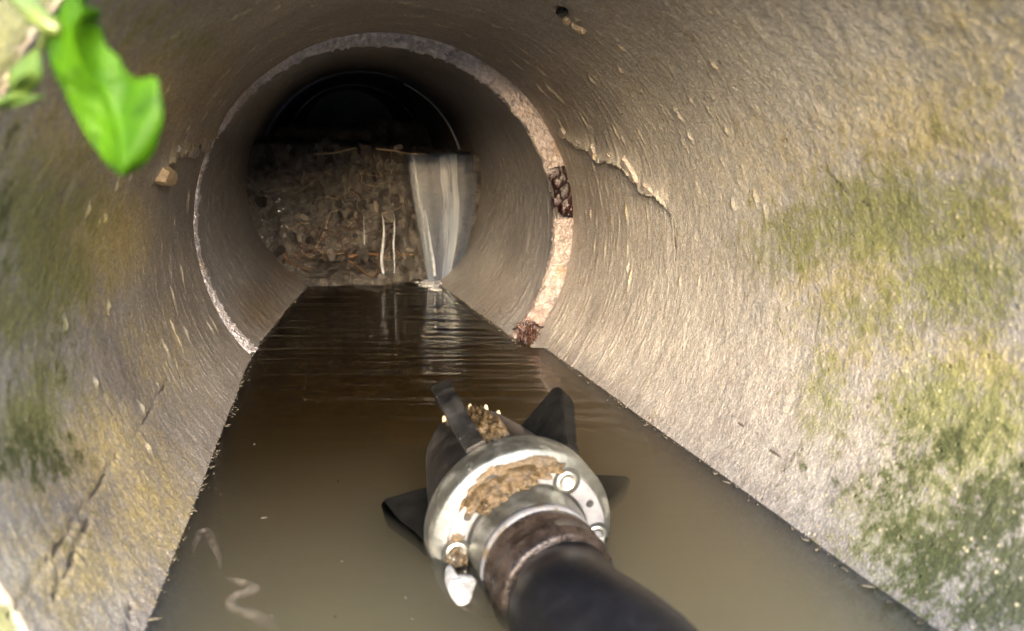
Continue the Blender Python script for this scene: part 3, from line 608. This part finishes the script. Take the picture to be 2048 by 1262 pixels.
def sheet(name, top, botm, mat, n=60, m=50, arcd=.03, seed=0, thick=.004):
    # top / botm: pairs of pixel columns on the dam plane; the sheet leaves the lip and falls in a shallow arc
    (xa, xb, yt), (xc, xd, yb) = top, botm; P_ = np.zeros((n, m, 3)); s_ = np.linspace(0, 1, m)
    for i in range(n):
        f = i / (n - 1)
        xl = xa + (xc - xa) * f ** 1.1; xr = xb + 5 * math.sin(min(f / .45, 1) * 1.57) + (xd - xb) * max(0, (f - .35) / .65) ** 1.5; y = yt + (yb - yt) * f
        for j in range(m):
            p = on_plane(xl + (xr - xl) * s_[j], y, AD + ND * (.018 + arcd * math.sqrt(f)), D2)
            P_[i, j] = p
    dz = (.004 * (fbm(s_[None] * 7, np.linspace(0, .7, n)[:, None] + s_[None] * 0, 91 + seed) - .5) + .001 * (vnoise(s_[None] * 14 + 0 * P_[..., 0], np.linspace(0, 1.5, n)[:, None] + 0 * s_[None], 95 + seed) - .5)) * np.linspace(.2, 1, n)[:, None]
    P_ = P_ + dz[..., None] * ND; bk = P_[:, ::-1] - ND * thick
    lead = np.stack([P_[0] + D2 * q + np.array([0, 0, .001]) for q in (.10, .05, .02)]); leadb = lead[:, ::-1] - np.array([0, 0, thick])
    ring_ = np.concatenate([np.concatenate([lead, P_], 0), np.concatenate([leadb, bk], 0)], 1)
    me = grid_mesh(name, ring_, wrap_v=True)
    uvl = me.uv_layers.new(name='UVMap'); vi = np.empty(len(me.loops), np.int32); me.loops.foreach_get('vertex_index', vi)
    su = np.concatenate([s_, s_[::-1]]); Su = np.tile(su, (n + 3, 1)).ravel(); Sv = np.repeat(np.linspace(0, 1, n + 3)[:, None], 2 * m, 1).ravel()
    uvl.data.foreach_set('uv', np.stack([Su[vi], Sv[vi]], -1).astype(np.float32).ravel())
    return link(name, me, mat)
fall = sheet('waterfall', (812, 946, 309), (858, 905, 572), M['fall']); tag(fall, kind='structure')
M['trick'] = mat_simple('trickle_water', (.16, .18, .23), (.34, .37, .44), 60, .15, .003)
for pts, r_ in [([(765, 430), (768, 460), (766, 490), (763, 520), (767, 549)], .0042), ([(788, 428), (789, 460), (787, 490), (789, 525), (788, 545)], .0036), ([(727, 428), (728, 455), (729, 490)], .0026), ([(850, 420), (858, 470), (866, 520), (870, 552)], .006)]:
    P_ = [on_plane(x, y, AD + ND * .055, D2) for x, y in pts]
    o = link('water_trickle', tube_mesh('water_trickle', P_, [r_ * .25] + [r_ * random.uniform(.35, 1.0) for _ in pts[1:]], 8, True, 6), M['trick']); tag(o, kind='structure')
M['froth'] = mat_simple('froth', (.18, .19, .23), (.40, .41, .47), 60, .2, .006)
fm = lump_mesh('froth', 4, 2, .3, (1, 1, .45)); 
bm = bmesh.new()
for k in range(110):
    px, py = (random.gauss(872, 16), random.gauss(563, 8)) if k < 80 else (random.gauss(775, 22), random.gauss(552, 5)); p = on_water(px, py); q = bmesh.new(); q.from_mesh(fm)
    s = random.uniform(.003, .011); q.transform(Matrix.Translation(Vector(p) + Vector((0, 0, .001))) @ Matrix.Diagonal((s * 1.4, s, s, 1)) @ Matrix.Rotation(random.uniform(0, 6), 4, 'Z')); tmp = bpy.data.meshes.new('tmp'); q.to_mesh(tmp); bm.from_mesh(tmp); q.free(); bpy.data.meshes.remove(tmp)
me = bpy.data.meshes.new('froth'); bm.to_mesh(me); bm.free(); o = link('froth', me, M['froth']); tag(o, kind='stuff')

# pool: closed body of murky water (top at z = 0), wide in the ditch, wall to wall in the pipes
def mat_water():
    k = NT('murky_water'); P = k.coord()
    t = k.n('ShaderNodeBsdfTransparent'); g_ = k.n('ShaderNodeBsdfGlossy'); g_.inputs['Roughness'].default_value = .03
    n1 = k.noise(k.mapping(P, (14, 60, 14)), 1, 3, .5); n2 = k.noise(P, 18, 2, .5)
    b = k.bump(k.math('ADD', n1, n2), .0012, .5); k.l(b, g_.inputs['Normal'])
    f = k.n('ShaderNodeFresnel'); f.inputs[0].default_value = 1.33; k.l(b, f.inputs['Normal'])
    m_ = k.n('ShaderNodeMixShader'); k.l(f.outputs[0], m_.inputs[0]); k.l(t.outputs[0], m_.inputs[1]); k.l(g_.outputs[0], m_.inputs[2]); k.l(m_.outputs[0], k.out.inputs[0])
    v = k.n('ShaderNodeVolumePrincipled'); v.inputs['Color'].default_value = (.992, .918, .735, 1); v.inputs['Density'].default_value = 25.0; v.inputs['Anisotropy'].default_value = .3
    k.l(v.outputs[0], k.out.inputs['Volume']); return k.m
M['water'] = mat_water()
ys = np.concatenate([np.linspace(-.10, .3, 16, endpoint=False), np.linspace(.3, 1.95, 420)]); ss = np.linspace(-1, 1, 200)
Pw = np.zeros((len(ys), len(ss), 3))
def chord(y):
    out = []
    for C, d, u, v, r in ((C1, D1, U1, V1, R1), (C2, D2, U2, V2, R2)):
        l_ = (y - C[1]) / d[1]; c_ = C + l_ * d; dz = c_[2]; h = math.sqrt(max(r * r - dz * dz, .02)); out.append((c_[0] - h / abs(u[0]) - .012, c_[0] + h / abs(u[0]) + .012))
    return out
yE = (C1 + L_END * D1)[1]
for i, y in enumerate(ys):
    a, b = chord(y); lo, hi = a if y < C1[1] else b
    if y < yE - .02: lo, hi = -.95, .95
    Pw[i, :, 0] = (lo + hi) / 2 + ss * (hi - lo) / 2; Pw[i, :, 1] = y
X, Y = Pw[..., 0], Pw[..., 1]; edge_ = (1 - np.abs(ss) ** 6)[None]
rip = sstep(.66, .95, Y) * (.35 + .65 * sstep(2.0, 1.2, Y))
ph = fbm(X * 5, Y * 6, 101, 3)
zz = .0034 * rip * (fbm(X * 5, Y * 42, 107, 3) - .5) + .00035 * rip * (np.sin(Y * 95 + 9 * ph + 1.5 * X) * (-.2 + 1.5 * fbm(X * 6, Y * 12, 102)) + .7 * np.sin(Y * 170 - 3 * X + 12 * ph)) + .0014 * (fbm(X * 10, Y * 22, 103, 3) - .5) * (.25 + rip)
bx = on_water(866, 562); rr_ = np.hypot(X - bx[0], Y - bx[1]); zz += .0022 * np.sin(rr_ * 130) * np.exp(-rr_ * 9)
Pw[..., 2] = zz * edge_
Pl = Pw[:, ::-1].copy(); Pl[..., 2] = -.30
ring_ = np.concatenate([Pw, Pl], 1); me = grid_mesh('pool_water', ring_, wrap_v=True)
bm = bmesh.new(); bm.from_mesh(me); bm.verts.ensure_lookup_table(); W = ring_.shape[1]; n_ = len(ys)
bm.faces.new([bm.verts[k] for k in range(W)][::-1]); bm.faces.new([bm.verts[(n_ - 1) * W + k] for k in range(W)]); bmesh.ops.recalc_face_normals(bm, faces=bm.faces)
bm.to_mesh(me); bm.free()
o = link('pool_water', me, M['water']); tag(o, kind='structure')

# grit and scum flecks caught along the two waterlines
fl = lump_mesh('fleck', 9, 1, .4, (1, .7, .35)); bm = bmesh.new()
for k in range(420):
    i = int(rng.integers(30, len(ys) - 40)); sd_ = random.choice((0, -1)); p = Pw[i, sd_].copy(); p[0] += (1 if sd_ == 0 else -1) * (.0125 + abs(random.gauss(0, .004))); p[2] = .0006
    s = random.choice([.0006, .0008, .001, .0013, .0022]); q = bmesh.new(); q.from_mesh(fl)
    q.transform(Matrix.Translation(Vector(p)) @ Matrix.Rotation(random.uniform(0, 6), 4, 'Z') @ Matrix.Diagonal((s * random.uniform(1, 3.5), s, s, 1))); tmp = bpy.data.meshes.new('tmp'); q.to_mesh(tmp); bm.from_mesh(tmp); q.free(); bpy.data.meshes.remove(tmp)
for k in range(24):
    p = on_water(random.uniform(420, 1250), random.uniform(760, 1250)); s = random.choice([.0006, .0008, .0012]); q = bmesh.new(); q.from_mesh(fl)
    q.transform(Matrix.Translation(Vector(p) + Vector((0, 0, .0006))) @ Matrix.Rotation(random.uniform(0, 6), 4, 'Z') @ Matrix.Diagonal((s * random.uniform(1, 3), s, s, 1))); tmp = bpy.data.meshes.new('tmp'); q.to_mesh(tmp); bm.from_mesh(tmp); q.free(); bpy.data.meshes.remove(tmp)
me = bpy.data.meshes.new('waterline_scum'); bm.to_mesh(me); bm.free()
M['fleck'] = mat_simple('scum_fleck', (.03, .025, .018), (.10, .085, .06), 200, .5, .001)
o = link('waterline_scum', me, M['fleck']); tag(o, kind='stuff')

# pale reflection on the water at the lower left, painted as thin ribbons
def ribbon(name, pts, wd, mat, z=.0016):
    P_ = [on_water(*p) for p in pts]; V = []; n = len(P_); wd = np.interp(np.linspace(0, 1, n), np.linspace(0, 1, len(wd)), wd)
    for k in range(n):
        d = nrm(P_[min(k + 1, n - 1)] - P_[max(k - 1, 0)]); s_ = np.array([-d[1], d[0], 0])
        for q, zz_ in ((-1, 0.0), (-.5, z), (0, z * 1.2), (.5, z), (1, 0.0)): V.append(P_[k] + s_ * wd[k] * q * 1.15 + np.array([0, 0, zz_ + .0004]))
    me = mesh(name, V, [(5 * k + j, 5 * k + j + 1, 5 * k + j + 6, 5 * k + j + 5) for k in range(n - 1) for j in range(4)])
    al_ = np.array([(0, .7, 1, .7, 0)] * n).ravel() * np.repeat(np.clip(np.minimum(np.arange(n), n - 1 - np.arange(n)) / 5, 0, 1), 5); add_attr(me, 'stain_one', np.stack([al_] * 3, -1)); return link(name, me, mat)  # stain_one holds the opacity of the painted reflection here
def smooth_px(pp, sub=6):
    pp = [np.array(p, float) for p in pp]; q = [2 * pp[0] - pp[1]] + pp + [2 * pp[-1] - pp[-2]]; out = []
    for k in range(1, len(q) - 2):
        for t in np.linspace(0, 1, sub, endpoint=False):
            a, b, c_, d = q[k - 1:k + 3]; out.append(.5 * (2 * b + (c_ - a) * t + (2 * a - 5 * b + 4 * c_ - d) * t ** 2 + (3 * b - a - 3 * c_ + d) * t ** 3))
    return out + [pp[-1]]
kf = NT('painted_reflection'); pf = kf.n('ShaderNodeBsdfPrincipled'); pf.inputs['Base Color'].default_value = (.42, .36, .33, 1); pf.inputs['Roughness'].default_value = .35
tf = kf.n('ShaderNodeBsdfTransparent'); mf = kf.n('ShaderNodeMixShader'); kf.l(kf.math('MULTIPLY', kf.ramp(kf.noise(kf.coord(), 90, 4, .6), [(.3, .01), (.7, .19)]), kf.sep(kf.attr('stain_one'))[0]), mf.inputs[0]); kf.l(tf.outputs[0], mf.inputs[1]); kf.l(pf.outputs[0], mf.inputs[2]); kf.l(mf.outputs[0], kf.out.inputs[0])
M['water_reflection'] = kf.m
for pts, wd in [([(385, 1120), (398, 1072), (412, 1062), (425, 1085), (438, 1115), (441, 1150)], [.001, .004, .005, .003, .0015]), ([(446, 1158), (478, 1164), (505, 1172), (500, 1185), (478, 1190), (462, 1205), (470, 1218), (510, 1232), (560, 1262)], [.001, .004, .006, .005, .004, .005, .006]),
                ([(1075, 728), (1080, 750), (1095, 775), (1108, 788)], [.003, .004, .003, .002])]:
    o = ribbon('painted_reflection', smooth_px(pts), wd, M['water_reflection']); tag(o, kind='stuff')

# ------------------------------------------------------------------ dark sealant and rusty roots at the joint
def joint_pt(px, py, out=0.0): return on_plane(px, py, C1 + D1 * .004, D1) - D1 * out
sm_ = bmesh.new()
for (px, py, s) in [(1110, 342, .010), (1122, 345, .010), (1105, 350, .008), (1118, 360, .012), (1128, 366, .010), (1124, 380, .013), (1132, 390, .011), (1120, 396, .009), (1114, 402, .007), (1130, 404, .012), (1138, 412, .009), (1128, 415, .009), (1140, 425, .006), (1136, 378, .009)]:
    l_ = lump_mesh('x', int(px + py), 3, .30); s *= 1.1; q = bmesh.new(); q.from_mesh(l_); q.transform(Matrix.Translation(joint_pt(px, py, .002)) @ Matrix.Diagonal((s, s * .6, s * 1.25, 1))); t_ = bpy.data.meshes.new('x'); q.to_mesh(t_); sm_.from_mesh(t_); q.free()
me = bpy.data.meshes.new('sealant'); sm_.to_mesh(me); sm_.free()
o = link('joint_sealant', me, M['seal']); tag(o, 'glossy black and dark red sealant lump squeezed from the right side of the joint', 'sealant')
rt = empty('root_tuft', joint_pt(1055, 680)); tag(rt, 'small rusty tuft of roots at the foot of the joint by the water', 'roots'); rl0 = np.array(rt.location)
for k in range(48):
    x, y = random.uniform(1034, 1068), random.uniform(640, 690); pts = [joint_pt(x, y, .004) - rl0]; a = random.uniform(.9, 2.4)
    for q in range(4):
        a += random.uniform(-.6, .6); x += math.cos(a) * random.uniform(3, 9); y += math.sin(a) * random.uniform(4, 9); y = min(y, 715); pts.append(joint_pt(x, y, .006 + .006 * q) - rl0)
    link('rootlet', tube_mesh('rootlet', pts, list(np.linspace(random.uniform(.0012, .0028), .0008, 5)), 6, True, 4), M['root'], rt)
for pts in ([(1063, 640), (1065, 655), (1068, 670), (1067, 690)], [(1066, 650), (1075, 653), (1084, 650)], [(1065, 642), (1072, 648), (1080, 652)]):
    link('rootlet', tube_mesh('rootlet', [joint_pt(x, y, .012) - rl0 for x, y in pts], .0016, 6, True, 4), M['seal'], rt)

# ------------------------------------------------------------------ cutter nozzle in the pool
def metal(name, ca, cb, rough, scale=40, mm=1.0, bump=.0006):
    return mat_simple(name, ca, cb, scale, rough, bump, mm, .5 if mm else .07, rough + .15)
M['alu'] = metal('dull_aluminium', (.20, .205, .19), (.34, .345, .33), .38)
M['plate'] = metal('bright_cover_plate', (.13, .13, .145), (.20, .20, .215), .34, 30, .3)
def grime(m, col, lo, hi, scale):
    t = m.node_tree; p = [n for n in t.nodes if n.type == 'BSDF_PRINCIPLED'][0]; k = NT.__new__(NT); k.m = m; k.t = t
    P = k.coord(); n = k.noise(P, scale, 5, .65, .6); f = k.sm(n, lo, hi)
    k.l(k.mix(f, p.inputs['Base Color'].links[0].from_socket, col), p.inputs['Base Color'])
    mt = p.inputs['Metallic'].default_value; k.l(k.math('MULTIPLY', k.math('SUBTRACT', 1.0, f), mt), p.inputs['Metallic'])
grime(M['alu'], (.055, .045, .03), .52, .72, 34); grime(M['plate'], (.07, .05, .028), .56, .66, 40)
M['steel'] = metal('dark_steel', (.07, .068, .07), (.16, .155, .155), .33)
M['blade'] = metal('black_blade', (.003, .003, .003), (.007, .0068, .0065), .6, 60, 0)
M['bolt'] = metal('bolt_steel', (.30, .30, .28), (.46, .46, .43), .3)
M['hole'] = metal('dark_recess', (.012, .012, .012), (.03, .03, .03), .6, 40, 0)
M['ferrule'] = mat_simple('rusty_ferrule', (.014, .010, .008), (.060, .043, .036), 55, .16, .002, .5, .5, .4)
M['rubber'] = mat_simple('black_rubber', (.003, .0031, .0042), (.007, .0072, .0092), 40, .36, .0008, 0, .22)
M['mud'] = mat_simple('wet_mud', (.016, .010, .005), (.080, .053, .024), 130, .22, .004, 0, .5, .2)
M['plate_reflection'] = mat_simple('white_reflection', (.26, .26, .26), (.42, .42, .43), 90, .4, .006)
NC = at(1052, 1080, .585)
ax_ = nrm(at(555, 300, 30) - CAM); ax_ = nrm(np.array([ax_[0], ax_[1], ax_[2] + .02]))
xr = nrm(np.cross(ax_, [0, 0, 1.0])); zr = np.cross(xr, ax_)
MN = Matrix(((xr[0], ax_[0], zr[0], NC[0]), (xr[1], ax_[1], zr[1], NC[1]), (xr[2], ax_[2], zr[2], NC[2]), (0, 0, 0, 1)))
noz = empty('cutter_nozzle', mat=MN)
tag(noz, 'silver drain cutter nozzle with black fins lying half under the brown water', 'drain nozzle')
link('body', lathe_mesh('body', [(.004, .04), (.030, .066), (.034, .0675), (.06, .0655), (.115, .058), (.165, .049), (.190, .040), (.200, .030), (.203, .0)]), M['steel'], noz)
link('flange', lathe_mesh('flange', [(-.002, .046), (-.002, .0655), (0, .0675), (.0042, .0738), (.0064, .0755), (.030, .0760), (.033, .0745), (.034, .060)], 96), M['alu'], noz)
def annulus(name, r0, r1, y0, y1, seg=128):
    return lathe_mesh(name, [(y1, r0), (y0 + .0008, r0), (y0, r0 + .0008), (y0, r1 - .0012), (y0 + .0012, r1), (y1, r1)], seg)
cp = link('cover_plate', annulus('cover_plate', .0505, .0655, -.0058, -.0025), M['plate'], noz)
bolt_me = lathe_mesh('bolt', [(.004, .0092), (-.0062, .0092), (-.0075, .0080), (-.0075, .0050), (-.0035, .0046), (-.0035, 0)], 24)
ring_me = lathe_mesh('bolt_recess', [(-.0062, .0092), (-.0066, .0112), (-.0058, .0116)], 24); hole_me = lathe_mesh('hole', [(-.0059, .0034), (-.0063, .0033), (-.0063, .0022), (-.0060, .0020), (-.0060, 0)], 20)
for k in range(6):
    a = R_(60 * k - 2); b = link('bolt', bolt_me, M['bolt'], noz); b.location = (.0578 * math.cos(a), 0, .0578 * math.sin(a))
    q = link('bolt_recess', ring_me, M['hole'], b)
    a = R_(60 * k + 28); h_ = link('hole', hole_me, M['hole'], noz); h_.location = (.0578 * math.cos(a), 0, .0578 * math.sin(a))
link('hub', lathe_mesh('hub', [(0, .0485), (-.012, .0480), (-.024, .0462), (-.030, .0458)], 96), M['alu'], noz)
link('hub_lip', lathe_mesh('hub_lip', [(-.030, .0459), (-.0305, .0466), (-.035, .0464), (-.039, .0448), (-.039, .040)], 96), M['plate'], noz)
link('seal_groove', lathe_mesh('seal_groove', [(-.0026, .0484), (-.0042, .0488), (-.0042, .0504), (-.0026, .0506)], 96), M['hole'], noz)
for k in range(6):                          # axial runner fins, low at the flange and high at the nose
    a = R_((-11, 47, 115, 191, 242, 298)[k]); fe = (1.36, 1, 1, .93, 1, 1)[k]; ca, sa = math.cos(a), math.sin(a); bm = bmesh.new()
    prof = [(.034, .060), (.034, .077), (.050, .082), (.096, .105), (.112, .108), (.119, .104), (.117, .052)]; prof = [(y, r * (1 + (fe - 1) * max(0, y - .04) / .07)) if r > .061 else (y, r) for y, r in prof]; w_ = .0085
    A_ = [bm.verts.new((r * ca - w_ * -sa * 1 if 0 else r * ca + w_ * sa, y, r * sa - w_ * ca)) for y, r in prof]; B_ = [bm.verts.new((r * ca - w_ * sa, y, r * sa + w_ * ca)) for y, r in prof]
    bm.faces.new(A_); bm.faces.new(B_[::-1])
    for q in range(len(prof)): bm.faces.new((A_[q], B_[q], B_[(q + 1) % len(prof)], A_[(q + 1) % len(prof)]))
    bmesh.ops.recalc_face_normals(bm, faces=bm.faces); bmesh.ops.bevel(bm, geom=bm.edges[:], offset=.0012, segments=2, affect='EDGES')
    me = bpy.data.meshes.new('fin'); bm.to_mesh(me); bm.free(); link('fin', me, M['blade'] if k != 2 else M['steel'], noz, smooth=False)
jet_me = lathe_mesh('jet', [(0, .0022), (.008, .0022), (.010, .0012), (.010, 0)], 12)
for a in (70, 92, 112, 130, 50):
    j = link('jet', jet_me, M['twig'] if a == 0 else M['palec'], noz); j.location = (.042 * math.cos(R_(a)), .172, .042 * math.sin(R_(a))); j.rotation_euler = (R_(60), 0, R_(90 - a) * -.3)
def mud_patch(name, surf, n, m, seed, thr, hmax, mask=None):
    a = np.linspace(0, 1, n); b = np.linspace(0, 1, m); A_, B_ = np.meshgrid(a, b, indexing='ij')
    edge = np.minimum(np.minimum(A_, 1 - A_), np.minimum(B_, 1 - B_)) * 4
    h = fbm(A_ * 5, B_ * 5, seed, 4) + .25 * np.clip(edge, 0, 1) - .30 * (1 - np.clip(edge * 1.2, 0, 1)); t = np.clip((h - thr) / .3, 0, 1)
    hh = hmax * np.sqrt(t) * (.5 + .9 * fbm(A_ * 16, B_ * 16, seed + 3, 3))
    P_ = surf(A_, B_, hh - .0008); kp = (t[:-1, :-1] + t[1:, 1:] + t[:-1, 1:] + t[1:, :-1]) > 0
    return link(name, grid_mesh(name, P_, keep=kp), M['mud'], noz)
def s_flange(a0, a1, r0, r1, y0):
    def f(A_, B_, h):
        a = np.radians(a0 + (a1 - a0) * A_); r = r0 + (r1 - r0) * B_; yy = y0 + np.where(r > .0665, (r - .0665) * .5, 0); return np.stack([r * np.cos(a), yy - h, r * np.sin(a)], -1)
    return f
mud_patch('mud_clump', s_flange(80, 142, .044, .070, -.0058), 90, 60, 111, .42, .012)
mud_patch('mud_film', s_flange(62, 150, .052, .0745, -.0060), 100, 60, 131, .46, .0018)
mud_patch('mud_film', s_flange(160, 184, .051, .066, -.0060), 50, 40, 137, .48, .0016)
mud_patch('mud_clump', s_flange(60, 86, .058, .071, -.0050), 50, 40, 113, .55, .005)
mud_patch('mud_clump', s_flange(176, 208, .048, .066, -.0075), 50, 40, 115, .42, .008)
def s_body(a0, a1, y0, y1):
    def f(A_, B_, h):
        a = np.radians(a0 + (a1 - a0) * A_); y = y0 + (y1 - y0) * B_; r = np.interp(y, [.03, .06, .115, .165, .19], [.0665, .0655, .058, .049, .040]) + h; return np.stack([r * np.cos(a), y, r * np.sin(a)], -1)
    return f
mud_patch('mud_clump', s_body(84, 118, .04, .165), 60, 90, 121, .40, .010)
# white patch on the water, painted in for the plate's bright reflection
def reflection_patch(pts, dome):
    P_ = [on_water(*p) for p in pts]; c_ = np.mean(P_, 0); V = []; n = len(P_)
    for f, z in ((1, .0004), (.8, dome * .7), (.4, dome)):
        for p in P_: V.append(c_ + (p - c_) * f + np.array([0, 0, z * random.uniform(.8, 1.2)]))
    V.append(c_ + np.array([0, 0, dome])); Fc = [(r * n + k, r * n + (k + 1) % n, (r + 1) * n + (k + 1) % n, (r + 1) * n + k) for r in (0, 1) for k in range(n)] + [(2 * n + k, 2 * n + (k + 1) % n, 3 * n) for k in range(n)]
    o = link('plate_reflection_patch', mesh('plate_reflection_patch', V, Fc), M['plate_reflection']); tag(o, kind='stuff')
reflection_patch(smooth_px([(897, 1128), (905, 1150), (930, 1152), (952, 1160), (945, 1185), (938, 1206), (918, 1212), (900, 1190), (890, 1160), (893, 1128)], 4)[:-1], .005)

# hose with crimped ferrule, curving off to the right
def nl(x, y, z): return np.array(MN @ Vector((x, y, z)))
hose = empty('pressure_hose', nl(0, -.04, 0)); tag(hose, 'thick black rubber hose with rusty crimped ferrule running into the nozzle', 'hose'); h0 = np.array(hose.location)
S = [nl(0, -.060, 0), nl(0.0015, -.085, 0), at(1155, 1248, .455), at(1270, 1345, .405), at(1480, 1560, .345), np.array([.30, .08, .075]), np.array([.60, -.02, .13]), np.array([1.0, -.25, .38]), np.array([1.5, -.5, .72])]
link('rubber_hose', tube_mesh('rubber_hose', [p - h0 for p in S], .0405, 40, True, 10), M['rubber'], hose)
fp = [nl(0, -.034, 0), nl(0, -.038, 0), nl(0, -.046, 0), nl(0, -.048, 0), nl(0, -.060, 0), nl(0, -.061, 0), nl(0.0001, -.063, 0), nl(.0002, -.065, 0), nl(.0008, -.071, 0), nl(.001, -.073, 0)]
link('ferrule', tube_mesh('ferrule', [p - h0 for p in fp], [.0425, .0455, .0462, .0450, .0450, .0462, .0462, .0448, .0448, .0425], 64), M['ferrule'], hose)

# ------------------------------------------------------------------ green weed hanging into view
def mat_leaf(name, ca, cb, tr):
    k = NT(name); P = k.coord(); n = k.noise(P, 45, 4, .6); v = k.attr('stain_one'); sv = k.sep(v)
    base = k.ramp(n, [(.3, ca), (.68, cb)]); base = k.mix(k.math('MULTIPLY', sv[0], .35), base, tuple(min(1, x * 1.8) for x in cb))
    p = k.n('ShaderNodeBsdfPrincipled'); k.l(base, p.inputs['Base Color']); base = k.mix(k.math('MULTIPLY', k.sm(k.noise(P, 110, 3, .6), .56, .66), .55), base, tuple(x * .45 for x in ca)); k.l(base, p.inputs['Base Color']); p.inputs['Roughness'].default_value = .5; p.inputs['Specular IOR Level'].default_value = .15
    k.l(k.bump(k.math('ADD', n, k.math('MULTIPLY', sv[0], -.8)), .002, .6), p.inputs['Normal'])
    t = k.n('ShaderNodeBsdfTranslucent'); k.l(k.mix(.5, base, tr), t.inputs[0]); m_ = k.n('ShaderNodeMixShader'); m_.inputs[0].default_value = .45
    k.l(p.outputs[0], m_.inputs[1]); k.l(t.outputs[0], m_.inputs[2]); k.l(m_.outputs[0], k.out.inputs[0]); return k.m
M['leaf'] = mat_leaf('green_leaf', (.017, .060, .001), (.044, .122, .002), (.10, .27, .002))
M['leaf2'] = mat_leaf('pale_leaf', (.07, .13, .025), (.12, .19, .045), (.2, .32, .05))
M['stem'] = mat_simple('green_stem', (.035, .06, .006), (.065, .09, .015), 40, .4, .001)
wr0 = np.array([-.50, .66, float(ground_h(np.array([-.50]), np.array([.66]))[0]) - .02])
weed = empty('weed', wr0); tag(weed, 'bright green serrated weed hanging over the pipe mouth', 'plant')
def leaf(name, left, right, depth, dtip, mat, fold=.005, curl=0.0, n=40, m=17, parent=weed):
    l_ = np.array(left, float); r_ = np.array(right, float)
    def res(c_, n):
        s = np.concatenate([[0], np.cumsum(np.linalg.norm(np.diff(c_, axis=0), axis=1))]); s /= s[-1]; t = np.linspace(0, 1, n); return np.stack([np.interp(t, s, c_[:, 0]), np.interp(t, s, c_[:, 1])], -1)
    l_, r_ = res(l_, n), res(r_, n); P_ = np.zeros((n, m, 3)); vein = np.zeros((n, m))
    for i in range(n):
        f = i / (n - 1)
        for j in range(m):
            q = j / (m - 1); px = l_[i] * (1 - q) + r_[i] * q; d = depth + (dtip - depth) * f + fold * abs(q - .45) * 2 * math.sin(math.pi * min(f + .1, 1)) + .003 * math.sin(f * 9 + q * 5) + curl * f * f
            P_[i, j] = at(px[0], px[1], d) - wr0
            vein[i, j] = max(math.exp(-((q - .45) / .035) ** 2), .4 * math.exp(-(((f * 7 + abs(q - .45) * 4) % 1 - .5) / .08) ** 2))
    bk = P_[:, ::-1].copy() + FW * .0006; me = grid_mesh(name, np.concatenate([P_, bk], 1), wrap_v=True)
    vv = np.concatenate([vein, vein[:, ::-1]], 1).ravel(); add_attr(me, 'stain_one', np.stack([vv, vv, vv], -1)); return link(name, me, mat, parent)
leaf('leaf', [(140, -60), (128, 0), (110, 40), (92, 75), (100, 130), (118, 165), (135, 200), (158, 245), (180, 285), (205, 318), (225, 340), (242, 352)],
     [(188, -60), (176, -10), (168, 12), (190, 18), (200, 12), (203, 30), (190, 46), (204, 56), (206, 78), (218, 98), (236, 112), (246, 136), (262, 154), (285, 157), (306, 150), (316, 158), (317, 176), (323, 200), (326, 232), (322, 262), (310, 298), (290, 328), (266, 344), (246, 352)], .215, .235, M['leaf'])
leaf('leaf', [(78, 92), (45, 115), (22, 135), (15, 160), (22, 180), (10, 192), (-30, 205)], [(84, 150), (78, 165), (66, 180), (50, 192), (36, 198), (10, 204), (-30, 216)], .232, .25, M['leaf2'], .006)
leaf('leaf', [(-60, 196), (-20, 198), (20, 196), (60, 190), (86, 190)], [(-60, 232), (-20, 222), (20, 214), (60, 205), (86, 196)], .240, .236, M['stem'] if False else M['leaf2'], .004)
link('stem', tube_mesh('stem', [at(122, 62, .220) - wr0, at(95, 48, .220) - wr0, at(62, 18, .222) - wr0, at(20, -30, .23) - wr0, at(-120, -190, .27) - wr0, np.array([-.32, .45, .70]) - wr0, np.array([-.44, .62, .62]) - wr0, np.zeros(3)], [.0018, .0030, .0033, .0034, .0036, .004, .0045, .005], 10, True, 6), M['stem'], weed)
link('stem', tube_mesh('stem', [at(84, 95, .233) - wr0, at(90, 75, .228) - wr0, at(95, 52, .221) - wr0], [.0012, .0016, .0018], 8, True, 4), M['stem'], weed)

# ------------------------------------------------------------------ pale stones bedded in the bank at the upper left
bank_stone = lump_mesh('stone', 21, 3, .25, (1, .8, .7)); bank_stone.materials.append(M['stone'])
for lab, x, y, dd, s in [('largest pale stone in the bank behind the weed', 22, 42, .66, .030), ('small pale stone low in the bank beside the pipe rim', 2, 96, .64, .014), ('pale stone at the top of the bank above the weed stem', 82, -6, .70, .018), ('pale stone beside the largest one in the bank', 38, 66, .66, .012)]:
    o = bpy.data.objects.new('stone', bank_stone); COL.objects.link(o); o.location = at(x, y, dd); o.scale = (s, s, s); o.rotation_euler = (random.uniform(0, 3), random.uniform(0, 3), random.uniform(0, 3))
    tag(o, lab, 'stone', 'stones in the bank')
